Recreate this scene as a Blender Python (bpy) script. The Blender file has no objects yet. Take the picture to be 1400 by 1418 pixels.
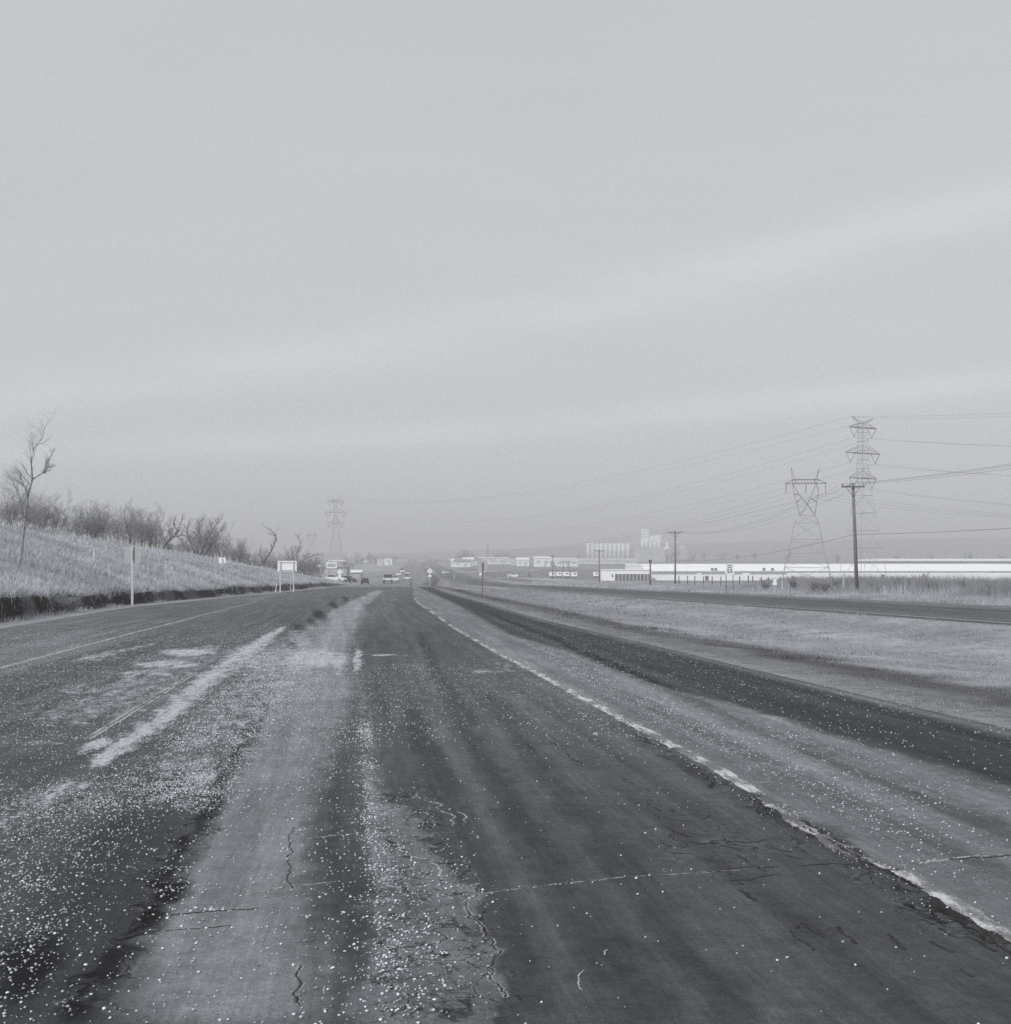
import bpy, math, random
import numpy as np
from mathutils import Vector, Matrix

random.seed(7)
rng = np.random.default_rng(11)
sc = bpy.context.scene
COL = sc.collection
R = math.radians

# ------------------------------------------------------------------ survey
# heights and distances in metres; the eye stands at (0, 0, 1.5)
FOC, CX, HR, EYE = 1900.0, 700.0, 775.0, 1.5

_tab = [(170, 812.76), (205, 811.3), (250, 809.9), (285, 808.2), (400, 801.2), (600, 792), (900, 784),
        (1300, 777.5), (1800, 772.8), (2500, 769.8), (4000, 768.6), (9000, 767.8)]
_ly = np.log(np.array([t[0] for t in _tab])); _rw = np.array([t[1] for t in _tab])
_fine = np.linspace(math.log(60), _ly[-1], 900)
_rr = np.where(_fine < _ly[0], 796 + 2850 / np.exp(_fine), np.interp(_fine, _ly, _rw))
_k = np.exp(-np.linspace(-2, 2, 41) ** 2); _k /= _k.sum()
_rs = np.convolve(np.pad(_rr, 20, mode='edge'), _k, mode='valid')
_w = np.clip((_fine - math.log(110)) / 0.4, 0, 1)
_rr = _rr * (1 - _w) + _rs * _w


def row_of(Y):
    Y = np.asarray(Y, float)
    far = np.interp(np.log(np.maximum(Y, 60)), _fine, _rr)
    return np.where(Y < 100, 796 + 2850 / np.maximum(Y, 0.5), far)


def base(Y):
    Y = np.asarray(Y, float)
    return np.where(Y < 100, -0.0110526 * Y, EYE + (HR - row_of(Y)) / FOC * Y)


def spread(px, row):
    """point of the graded plain seen in a survey direction"""
    if row > 830:
        Y = 2850 / (row - 796)
    else:
        Ys = np.exp(_fine); Y = float(np.interp(-row, -_rr, Ys))
    return (px - CX) / FOC * Y, Y


def curve(pts):
    pts = sorted(pts, key=lambda p: p[1])
    ys = np.array([p[1] for p in pts]); xs = np.array([p[0] for p in pts])
    s0 = (xs[1] - xs[0]) / (ys[1] - ys[0]); s1 = (xs[-1] - xs[-2]) / (ys[-1] - ys[-2])
    yy = np.concatenate([np.linspace(-80, 0, 40), np.exp(np.linspace(0.05, math.log(9500), 700))])
    xx = np.interp(yy, ys, xs)
    xx = np.where(yy < ys[0], xs[0] + s0 * (yy - ys[0]), xx)
    xx = np.where(yy > ys[-1], xs[-1] + s1 * (yy - ys[-1]), xx)
    k = np.exp(-np.linspace(-2, 2, 25) ** 2); k /= k.sum()
    lin = xx - np.interp(yy, [yy[0], yy[-1]], [xx[0], xx[-1]])
    xs2 = np.convolve(np.pad(xx, 12, mode='edge'), k, mode='valid')
    xs2[:55] = xx[:55]; xs2[-14:] = xx[-14:]
    return lambda Y: np.interp(Y, yy, xs2)


XL = curve([spread(25, 867), spread(175, 842), spread(350, 824), spread(382, 821.5), (-20.2, 150), (-34, 400), (-63, 830), (-120, 1700), (-190, 3000)])
XR = curve([(4.8, 13.5), (4.02, 20.2), (2.75, 32), (1.05, 47), (-0.5, 66), (-4.8, 114), (-15.6, 250), (-22, 400), (-51, 830), (-104, 1700), (-168, 3000)])
C2 = curve([(15, 42), (10.8, 72), (2.9, 136), (-15.0, 360), (-39.5, 740), (-88, 1450), (-150, 3000)])
C3 = curve([(26.6, 42), (23.4, 66), (17.2, 112), (12.3, 140), (-5.6, 360), (-31, 740), (-79, 1450), (-140, 3000)])

_cy = [0, 60, 100, 112, 125, 138, 150, 170, 185, 205, 215, 230, 270, 320]
_cx = [-29, -33, -35.5, -36.4, -37.5, -38.5, -38.5, -38, -36.2, -34.5, -32.7, -31, -33, -37]
_cz = [None, None, 2.26, 2.0, 1.58, 1.42, 1.03, 0.0, -0.88, -2.1, -2.65, -3.3, -4.7, -5.0]
_rise = []
for y_, z_ in zip(_cy, _cz):
    _rise.append(4.75 if z_ is None else max(0.0, z_ + EYE - float(base(y_))))


def sm(t):
    t = np.clip(t, 0, 1); return t * t * (3 - 2 * t)


def vnoise(x, y, s, seed=0):
    """cheap smooth value noise"""
    x = np.asarray(x, float) / s; y = np.asarray(y, float) / s
    xi = np.floor(x); yi = np.floor(y); fx = x - xi; fy = y - yi
    fx = fx * fx * (3 - 2 * fx); fy = fy * fy * (3 - 2 * fy)
    def h(a, b):
        v = np.sin(a * 127.1 + b * 311.7 + seed * 74.7) * 43758.5453
        return v - np.floor(v)
    return (h(xi, yi) * (1 - fx) + h(xi + 1, yi) * fx) * (1 - fy) + (h(xi, yi + 1) * (1 - fx) + h(xi + 1, yi + 1) * fx) * fy


def ground(X, Y):
    X = np.asarray(X, float); Y = np.asarray(Y, float)
    z = base(Y)
    xl, xr, c2, c3 = XL(Y), XR(Y), C2(Y), C3(Y)
    u = xl - X
    rise = np.interp(Y, _cy, _rise); uc = np.maximum(xl - np.interp(Y, _cy, _cx), 6)
    jag = (vnoise(X * 0 + 3, Y, 1.3, 5) - .5) * .5 + (vnoise(X * 0 + 9, Y, 4.0, 6) - .5) * .7
    cut = np.interp(Y, [0, 45, 80, 150, 200, 240], [.62, .62, .56, .5, .35, 0]) * (0.8 + .4 * vnoise(X * 0, Y, 3.0, 8))
    z = z + np.where(u > 0, cut * sm((u - 1.6 - jag * .6) / .3), 0)
    t = np.clip((u - 2.0) / (uc - 2.0), 0, 8)
    S = np.where(t < 1, t * (1.45 - .45 * t), 1.0 - 0.06 * (t - 1))
    amp = np.maximum(rise - cut, 0)
    z = z + np.where(u > 1.8, amp * S, 0)
    bumps = (vnoise(X, Y, 2.2, 1) - .5) * .22 + (vnoise(X, Y, .7, 2) - .5) * .08
    z = z + np.where(u > 1.9, bumps * np.clip((u - 1.9) / 2, 0, 1), 0)
    # median swale and far verge
    m = (X - xr) / np.maximum(c2 - xr, .5)
    z = z + np.where((m > 0) & (m < 1), -0.35 * np.sin(np.clip(m, 0, 1) * math.pi) ** 2 * np.clip(c2 - xr - 3, 0, 8) / 8 + (vnoise(X, Y, 1.1, 3) - .5) * .05 * np.sin(np.clip(m, 0, 1) * math.pi), z * 0)
    w = X - c3
    z = z + np.where(w > 0, np.clip(w / 3, 0, 1) * ((vnoise(X, Y, 3.1, 4) - .5) * .2) - .15 * np.sin(np.clip(w / 6, 0, 1) * math.pi), 0)
    return z


def gz(X, Y):
    return float(ground(X, Y))


def at(px, row, Y):
    return Vector(((px - CX) / FOC * Y, Y, EYE + (HR - row) / FOC * Y))


def on(px, Y):
    x = (px - CX) / FOC * Y
    return Vector((x, Y, gz(x, Y)))


def stand(px, row, y0, y1):
    """distance at which the ground shows at this height of the view"""
    Y = np.linspace(y0, y1, 400); X = (px - CX) / FOC * Y
    r = HR - FOC * (ground(X, Y) - EYE) / Y
    return float(Y[np.argmin(np.abs(r - row))])


def lin(v):
    v = np.asarray(v, float) / 255
    return np.where(v <= .04045, v / 12.92, ((v + .055) / 1.055) ** 2.4)


def alb(v):
    return lin(v) / LIGHT


LIGHT = 1.15

# ------------------------------------------------------------------ materials
def nodes(name):
    m = bpy.data.materials.new(name); m.use_nodes = True
    nt = m.node_tree; b = nt.nodes['Principled BSDF']
    b.inputs['Specular IOR Level'].default_value = .25
    return m, nt, b


def N(nt, t, **kw):
    n = nt.nodes.new(t)
    for k, v in kw.items():
        if k in n.inputs: n.inputs[k].default_value = v
        else: setattr(n, k, v)
    return n


def math_(nt, op, a, b=None, clamp=False):
    n = nt.nodes.new('ShaderNodeMath'); n.operation = op; n.use_clamp = clamp
    for i, v in enumerate((a, b)):
        if v is None: continue
        if isinstance(v, (int, float)): n.inputs[i].default_value = v
        else: nt.links.new(v, n.inputs[i])
    return n.outputs[0]


def noise(nt, vec, scale, detail=3, rough=.55, dist=0.0):
    n = nt.nodes.new('ShaderNodeTexNoise'); n.inputs['Scale'].default_value = scale
    n.inputs['Detail'].default_value = detail; n.inputs['Roughness'].default_value = rough
    n.inputs['Distortion'].default_value = dist
    if vec is not None: nt.links.new(vec, n.inputs['Vector'])
    return n.outputs['Fac']


def maprange(nt, v, a, b, c, d, smooth=False):
    n = nt.nodes.new('ShaderNodeMapRange'); n.inputs[1].default_value = a; n.inputs[2].default_value = b
    n.inputs[3].default_value = c; n.inputs[4].default_value = d
    if smooth: n.interpolation_type = 'SMOOTHSTEP'
    nt.links.new(v, n.inputs[0]); return n.outputs[0]


def tint(nt, v, t=(.985, 1.0, 1.03)):
    n = nt.nodes.new('ShaderNodeVectorMath'); n.operation = 'SCALE'
    n.inputs[0].default_value = t; nt.links.new(v, n.inputs['Scale']); return n.outputs[0]


def plain(name, v, rough=.7, var=.12, scale=3.0, metal=0.0, t=(.985, 1.0, 1.03), spec=.25):
    m, nt, b = nodes(name)
    tc = nt.nodes.new('ShaderNodeTexCoord')
    n1 = noise(nt, tc.outputs['Object'], scale, 5, .65)
    f = maprange(nt, n1, .25, .75, v * (1 - var), v * (1 + var))
    nt.links.new(tint(nt, f, t), b.inputs['Base Color'])
    b.inputs['Roughness'].default_value = rough; b.inputs['Metallic'].default_value = metal
    b.inputs['Specular IOR Level'].default_value = spec
    return m


M = {}
M['white_wall'] = plain('white_metal_siding', .92, .6, .03, .4)
M['white_roof'] = plain('white_roof', .88, .6, .04, .3)
M['eave'] = plain('grey_eave_trim', .44, .7, .2, .5)  # grey trim strip along the warehouse eave
M['door_dark'] = plain('dark_door', .14, .5, .25, .8)
M['concrete'] = plain('pale_concrete', .74, .8, .08, .05)
M['concrete_dark'] = plain('weathered_concrete', .38, .8, .1, .05)
M['sign_white'] = plain('white_sign_paint', .88, .5, .05, 6)
M['sign_back'] = plain('bare_aluminium', .42, .45, .08, 5)
M['sign_dark'] = plain('black_sign_paint', .04, .5, .1, 6)
M['post_light'] = plain('galvanised_post', .55, .5, .1, 6)
M['post_dark'] = plain('dark_post', .12, .6, .2, 4)
M['steel'] = plain('tower_steel', .40, .6, .2, .3)
M['arm_steel'] = plain('dark_tower_steel', .13, .6, .2, .3)
M['insulator'] = plain('insulator', .12, .4, .15, 3)
M['cable'] = plain('cable', .24, .6, .1, .5)
M['wood'] = plain('weathered_pole_wood', .16, .9, .3, 2.5)
M['bark'] = plain('grey_bark', .20, .9, .35, 6)
M['bark_dark'] = plain('dark_bark', .085, .9, .3, 5)
M['bark_pale'] = plain('pale_bark', .30, .9, .4, 5)
M['twig'] = plain('twig', .28, .9, .25, 4)
M['car_white'] = plain('white_car_paint', .72, .3, .03, 2, spec=.5)
M['car_grey'] = plain('grey_car_paint', .30, .3, .05, 2, spec=.5)
M['car_dark'] = plain('dark_car_paint', .035, .3, .05, 2, spec=.5)
M['tyre'] = plain('tyre_rubber', .02, .9, .1, 5)
M['glass'] = plain('tinted_car_glass', .02, .08, .05, 2, spec=.7)
M['lamp_red'] = plain('lamp_lens', .10, .3, .1, 4)
M['house_wall'] = plain('house_siding', .6, .7, .06, .5)
M['pane_grey'] = plain('hazy_window', .50, .4, .1, 1)
M['far_wood'] = plain('distant_branches', .12, .9, .2, 1)
M['house_roof'] = plain('shingle_roof', .22, .8, .2, .7)


def attr_mat(name, grain, rough=.9, translucent=0.0):
    """colour from the per-vertex albedo 'tone', broken up by noise"""
    m, nt, b = nodes(name)
    a = nt.nodes.new('ShaderNodeAttribute'); a.attribute_name = 'tone'
    tc = nt.nodes.new('ShaderNodeTexCoord')
    v = a.outputs['Fac']
    for sc_, lo, hi, det in grain:
        n1 = noise(nt, tc.outputs['Object'], sc_, det, .65)
        v = math_(nt, 'MULTIPLY', v, maprange(nt, n1, .28, .72, lo, hi))
    nt.links.new(tint(nt, v, (.97, .99, 1.075)), b.inputs['Base Color'])
    b.inputs['Roughness'].default_value = rough; b.inputs['Specular IOR Level'].default_value = .1
    if translucent:
        tr = nt.nodes.new('ShaderNodeBsdfTranslucent'); nt.links.new(tint(nt, v, (.97, .99, 1.075)), tr.inputs['Color'])
        mx = nt.nodes.new('ShaderNodeMixShader'); mx.inputs[0].default_value = translucent
        nt.links.new(b.outputs[0], mx.inputs[1]); nt.links.new(tr.outputs[0], mx.inputs[2])
        nt.links.new(mx.outputs[0], nt.nodes['Material Output'].inputs['Surface'])
    return m


M['terrain'] = attr_mat('dry_grass_ground', [(.035, .82, 1.18, 4), (.5, .85, 1.15, 4), (4.5, .62, 1.38, 5), (28, .75, 1.25, 2)])
M['blade'] = attr_mat('dry_grass_blades', [(.6, .82, 1.18, 3)], translucent=.3)
M['pebble'] = attr_mat('pale_gravel', [(60, .85, 1.15, 2)], .7)


def road_material(name):
    m, nt, b = nodes(name)
    L = nt.links
    tone = nt.nodes.new('ShaderNodeAttribute'); tone.attribute_name = 'tone'
    dust = nt.nodes.new('ShaderNodeAttribute'); dust.attribute_name = 'dust'
    crk = nt.nodes.new('ShaderNodeAttribute'); crk.attribute_name = 'crack'
    tc = nt.nodes.new('ShaderNodeTexCoord')
    mp = nt.nodes.new('ShaderNodeMapping'); mp.inputs['Rotation'].default_value = (0, 0, R(-6.2))
    L.new(tc.outputs['Object'], mp.inputs['Vector'])
    st = nt.nodes.new('ShaderNodeMapping'); st.inputs['Scale'].default_value = (1, .035, 1)
    L.new(mp.outputs[0], st.inputs['Vector'])
    P, S = mp.outputs[0], st.outputs[0]
    v = tone.outputs['Fac']
    v = math_(nt, 'MULTIPLY', v, maprange(nt, noise(nt, S, 6.0, 6, .65), .3, .7, .80, 1.20))
    v = math_(nt, 'MULTIPLY', v, maprange(nt, noise(nt, S, 30.0, 4, .7), .3, .7, .84, 1.16))
    v = math_(nt, 'MULTIPLY', v, maprange(nt, noise(nt, P, .9, 5, .6), .3, .7, .86, 1.14))
    v = math_(nt, 'MULTIPLY', v, maprange(nt, noise(nt, P, 9.0, 6, .7), .3, .7, .80, 1.20))
    v = math_(nt, 'MULTIPLY', v, maprange(nt, noise(nt, P, 150.0, 3, .7), .3, .7, .62, 1.38))
    v = math_(nt, 'MULTIPLY', v, maprange(nt, noise(nt, P, 42.0, 4, .7), .3, .7, .80, 1.20))
    # hairline cracks where the surface is broken
    vo = nt.nodes.new('ShaderNodeTexVoronoi'); vo.feature = 'DISTANCE_TO_EDGE'; vo.inputs['Scale'].default_value = 2.6
    nd = nt.nodes.new('ShaderNodeTexNoise'); nd.inputs['Scale'].default_value = 4; nd.inputs['Detail'].default_value = 5
    L.new(P, nd.inputs['Vector'])
    ad = nt.nodes.new('ShaderNodeVectorMath'); ad.operation = 'MULTIPLY_ADD'
    L.new(nd.outputs['Color'], ad.inputs[0]); ad.inputs[1].default_value = (.45, .45, .0); L.new(P, ad.inputs[2])
    L.new(ad.outputs[0], vo.inputs['Vector'])
    line = maprange(nt, vo.outputs['Distance'], .004, .022, 1, 0, True)
    halo = maprange(nt, vo.outputs['Distance'], .02, .10, 1, 0, True)
    gate = maprange(nt, math_(nt, 'ADD', noise(nt, P, 1.7, 4, .6), crk.outputs['Fac']), .78, .98, 0, 1, True)
    line = math_(nt, 'MULTIPLY', line, gate)
    halo = math_(nt, 'MULTIPLY', math_(nt, 'MULTIPLY', halo, gate), noise(nt, P, 30, 4, .7))
    v = math_(nt, 'ADD', v, math_(nt, 'MULTIPLY', halo, .055))
    v = math_(nt, 'MULTIPLY', v, math_(nt, 'SUBTRACT', 1.0, math_(nt, 'MULTIPLY', line, .72)))
    # ravelled dark hollows
    st3 = nt.nodes.new('ShaderNodeMapping'); st3.inputs['Scale'].default_value = (1, .4, 1); st3.inputs['Rotation'].default_value = (0, 0, R(14))
    L.new(mp.outputs[0], st3.inputs['Vector'])
    hol = math_(nt, 'ADD', noise(nt, st3.outputs[0], 7, 8, .78, .5), math_(nt, 'MULTIPLY', crk.outputs['Fac'], .30))
    hol = maprange(nt, hol, .715, .76, 0, 1, True)
    vo2 = nt.nodes.new('ShaderNodeTexVoronoi'); vo2.feature = 'DISTANCE_TO_EDGE'; vo2.inputs['Scale'].default_value = 8.5
    L.new(ad.outputs[0], vo2.inputs['Vector'])
    gate2 = maprange(nt, math_(nt, 'ADD', noise(nt, P, 3.1, 4, .6), math_(nt, 'MULTIPLY', crk.outputs['Fac'], .9)), .80, .98, 0, 1, True)
    fine = math_(nt, 'MULTIPLY', maprange(nt, vo2.outputs['Distance'], .01, .05, 1, 0, True), gate2)
    v = math_(nt, 'MULTIPLY', v, math_(nt, 'SUBTRACT', 1.0, math_(nt, 'MULTIPLY', fine, .5)))
    v = math_(nt, 'MULTIPLY', v, math_(nt, 'SUBTRACT', 1.0, math_(nt, 'MULTIPLY', hol, .62)))
    # pale dust lying in grains
    st2 = nt.nodes.new('ShaderNodeMapping'); st2.inputs['Scale'].default_value = (1, .22, 1)
    L.new(mp.outputs[0], st2.inputs['Vector'])
    n1 = maprange(nt, noise(nt, P, 62, 3, .75), .32, .68, 0, 1)
    n2 = maprange(nt, noise(nt, st2.outputs[0], 7, 6, .7), .3, .7, 0, 1)
    n3 = maprange(nt, noise(nt, P, 16, 4, .7), .3, .7, 0, 1)
    g = math_(nt, 'ADD', math_(nt, 'MULTIPLY', n1, .40), math_(nt, 'ADD', math_(nt, 'MULTIPLY', n2, .34), math_(nt, 'MULTIPLY', n3, .26)))
    g = math_(nt, 'ADD', g, math_(nt, 'MULTIPLY', dust.outputs['Fac'], .62))
    g = maprange(nt, g, .90, 1.04, 0, 1, True)
    g = math_(nt, 'MULTIPLY', g, .92)
    mix = nt.nodes.new('ShaderNodeMix'); mix.data_type = 'FLOAT'
    L.new(g, mix.inputs[0]); L.new(v, mix.inputs[2]); mix.inputs[3].default_value = .50
    v = mix.outputs[0]
    L.new(tint(nt, v, (.94, 1.0, 1.085)), b.inputs['Base Color'])
    b.inputs['Roughness'].default_value = .85; b.inputs['Specular IOR Level'].default_value = .12
    bp = nt.nodes.new('ShaderNodeBump'); bp.inputs['Strength'].default_value = .55; bp.inputs['Distance'].default_value = .012
    hgt = math_(nt, 'ADD', noise(nt, P, 60, 5, .75), math_(nt, 'MULTIPLY', math_(nt, 'ADD', line, hol), -1.2))
    L.new(hgt, bp.inputs['Height']); L.new(bp.outputs[0], b.inputs['Normal'])
    return m


M['road'] = road_material('worn_asphalt')


def worn_paint(name, v, under, wear, sc_=8):
    m, nt, b = nodes(name)
    tc = nt.nodes.new('ShaderNodeTexCoord')
    mp = nt.nodes.new('ShaderNodeMapping'); mp.inputs['Rotation'].default_value = (0, 0, R(-6.2)); mp.inputs['Scale'].default_value = (1, .25, 1)
    nt.links.new(tc.outputs['Object'], mp.inputs['Vector'])
    n1 = noise(nt, mp.outputs[0], sc_, 8, .72)
    n2 = noise(nt, tc.outputs['Object'], 80, 3, .7)
    f = math_(nt, 'ADD', math_(nt, 'MULTIPLY', n1, .75), math_(nt, 'MULTIPLY', n2, .25))
    f = maprange(nt, f, wear - .07, wear + .05, v, under, True)
    nt.links.new(tint(nt, f), b.inputs['Base Color']); b.inputs['Roughness'].default_value = .7
    return m


M['paint'] = worn_paint('worn_white_line', .52, .14, .495)
M['paint_faint'] = worn_paint('faded_white_line', .34, .12, .52)
M['paint_last'] = worn_paint('last_flakes_of_white_line', .44, .10, .455)
M['paint_edge'] = worn_paint('edge_line', .46, .26, .60, 2)
M['crack_dark'] = worn_paint('open_crack', .014, .06, .56, 12)
M['crack_pale'] = worn_paint('dusty_crack', .36, .10, .53, 20)


# ------------------------------------------------------------------ object helpers
def tag(o, label=None, cat=None, group=None, kind=None):
    if label: o['label'] = label
    if cat: o['category'] = cat
    if group: o['group'] = group
    if kind: o['kind'] = kind
    return o


def thing(name, label, cat, loc=(0, 0, 0), rz=0.0, group=None):
    o = bpy.data.objects.new(name, None); COL.objects.link(o)
    o.empty_display_size = .3
    o.location = loc; o.rotation_euler = (0, 0, rz)
    return tag(o, label, cat, group)


class MB:
    def __init__(s): s.v = []; s.f = []

    def add(s, vs, fs):
        n = len(s.v); s.v += [tuple(p) for p in vs]; s.f += [tuple(i + n for i in f) for f in fs]; return s

    def box(s, c, d, rz=0.0, top=1.0, topy=None):
        topy = top if topy is None else topy
        hx, hy, hz = d[0] / 2, d[1] / 2, d[2] / 2
        vs = []
        for z, k, ky in ((-hz, 1, 1), (hz, top, topy)):
            for x, y in ((-hx, -hy), (hx, -hy), (hx, hy), (-hx, hy)):
                x *= k; y *= ky
                vs.append((c[0] + x * math.cos(rz) - y * math.sin(rz), c[1] + x * math.sin(rz) + y * math.cos(rz), c[2] + z))
        return s.add(vs, [(3, 2, 1, 0), (4, 5, 6, 7), (0, 1, 5, 4), (1, 2, 6, 5), (2, 3, 7, 6), (3, 0, 4, 7)])

    def tube(s, pts, rad, n=5, cap=True):
        pts = [Vector(p) for p in pts]
        rad = rad if isinstance(rad, (list, tuple)) else [rad] * len(pts)
        vs = []; fs = []
        for i, p in enumerate(pts):
            d = (pts[min(i + 1, len(pts) - 1)] - pts[max(i - 1, 0)])
            if d.length < 1e-9: d = Vector((0, 0, 1))
            d.normalize()
            a = d.cross(Vector((0, 0, 1)) if abs(d.z) < .9 else Vector((1, 0, 0))).normalized(); b = d.cross(a)
            for k in range(n):
                t = 2 * math.pi * k / n
                vs.append(p + (a * math.cos(t) + b * math.sin(t)) * rad[i])
        for i in range(len(pts) - 1):
            for k in range(n):
                fs.append((i * n + k, i * n + (k + 1) % n, (i + 1) * n + (k + 1) % n, (i + 1) * n + k))
        if cap:
            fs.append(tuple(range(n))[::-1]); fs.append(tuple(range((len(pts) - 1) * n, len(pts) * n)))
        return s.add(vs, fs)

    def bar(s, p, q, r): return s.tube([p, q], r, 4)

    def lathe(s, prof, c=(0, 0, 0), n=20):
        vs = []; fs = []
        for r, z in prof:
            for k in range(n):
                t = 2 * math.pi * k / n; vs.append((c[0] + r * math.cos(t), c[1] + r * math.sin(t), c[2] + z))
        for i in range(len(prof) - 1):
            for k in range(n):
                fs.append((i * n + k, i * n + (k + 1) % n, (i + 1) * n + (k + 1) % n, (i + 1) * n + k))
        fs.append(tuple(range(n))[::-1]); fs.append(tuple(range((len(prof) - 1) * n, len(prof) * n)))
        return s.add(vs, fs)

    def prism(s, poly, y0, y1):
        """polygon in x,z pushed from y0 to y1"""
        n = len(poly)
        vs = [(x, y0, z) for x, z in poly] + [(x, y1, z) for x, z in poly]
        fs = [tuple(range(n)), tuple(range(2 * n - 1, n - 1, -1))] + [(i, i + n, (i + 1) % n + n, (i + 1) % n) for i in range(n)]
        return s.add(vs, fs)

    def prismx(s, poly, x0, x1):
        """polygon in y,z pushed from x0 to x1"""
        n = len(poly)
        vs = [(x0, y, z) for y, z in poly] + [(x1, y, z) for y, z in poly]
        fs = [tuple(range(n))[::-1], tuple(range(n, 2 * n))] + [((i + 1) % n, (i + 1) % n + n, i + n, i) for i in range(n)]
        return s.add(vs, fs)

    def build(s, name, mat, parent=None, smooth=False):
        me = bpy.data.meshes.new(name); me.from_pydata(s.v, [], s.f); me.update()
        me.materials.append(mat)
        if smooth:
            me.polygons.foreach_set('use_smooth', [True] * len(me.polygons))
        o = bpy.data.objects.new(name, me); COL.objects.link(o)
        if parent: o.parent = parent
        return o


def np_mesh(name, V, Fq, mat, attrs=None, smooth=False, corners=4):
    me = bpy.data.meshes.new(name)
    V = np.asarray(V, np.float32).reshape(-1, 3); Fq = np.asarray(Fq, np.int32).reshape(-1, corners)
    me.vertices.add(len(V)); me.vertices.foreach_set('co', V.ravel())
    me.loops.add(Fq.size); me.loops.foreach_set('vertex_index', Fq.ravel())
    me.polygons.add(len(Fq)); me.polygons.foreach_set('loop_start', np.arange(0, Fq.size, corners, dtype=np.int32))
    me.update(calc_edges=True)
    if smooth: me.polygons.foreach_set('use_smooth', np.ones(len(Fq), bool))
    for k, a in (attrs or {}).items():
        at_ = me.attributes.new(k, 'FLOAT', 'POINT'); at_.data.foreach_set('value', np.asarray(a, np.float32).ravel())
    me.materials.append(mat); me.validate()
    o = bpy.data.objects.new(name, me); COL.objects.link(o)
    return o


def grid_faces(nr, nc):
    i = np.arange(nr - 1)[:, None] * nc + np.arange(nc - 1)[None, :]
    return np.stack([i, i + 1, i + nc + 1, i + nc], -1).reshape(-1, 4)


def copy_tree(o, parent=None):
    c = o.copy(); COL.objects.link(c)
    if parent: c.parent = parent
    for ch in [x for x in bpy.data.objects if x.parent == o]: copy_tree(ch, c)
    return c


# ------------------------------------------------------------------ tone strokes
def lane_stroke(px, py, pts, soft=.6):
    """1 inside a band running away down the road: pts = (row, x, half width)"""
    pts = sorted(pts); r = [p[0] for p in pts]
    xc = np.interp(py, r, [p[1] for p in pts]); hw = np.interp(py, r, [p[2] for p in pts])
    d = np.abs(px - xc) / np.maximum(hw, .5)
    end = sm((py - r[0]) / (4 + .06 * (r[0] - 790)) + .5) * sm((r[-1] - py) / (4 + .06 * (r[-1] - 790)) + .5)
    return (1 - sm((d - (1 - soft)) / (2 * soft))) * end


def spot(px, py, cx, cy, rx, ry, rot=0.0):
    c, s = math.cos(R(rot)), math.sin(R(rot))
    dx, dy = px - cx, py - cy
    a = (dx * c + dy * s) / rx; b = (-dx * s + dy * c) / ry
    return 1 - sm((np.sqrt(a * a + b * b) - .45) / .8)


def survey(X, Y, Z):
    Yc = np.maximum(Y, .8)
    return CX + FOC * X / Yc, HR - FOC * (Z - EYE) / Yc


LANE = [(824, 572), (836, 580), (850, 600), (868, 625), (883, 650), (912, 700), (932, 740), (965, 800), (992, 850), (1018, 900), (1045, 950), (1073, 1000), (1106, 1055), (1213, 1250), (1290, 1378), (1420, 1600)]


def lane_x(py): return np.interp(py, [p[0] for p in LANE], [p[1] for p in LANE])


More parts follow.
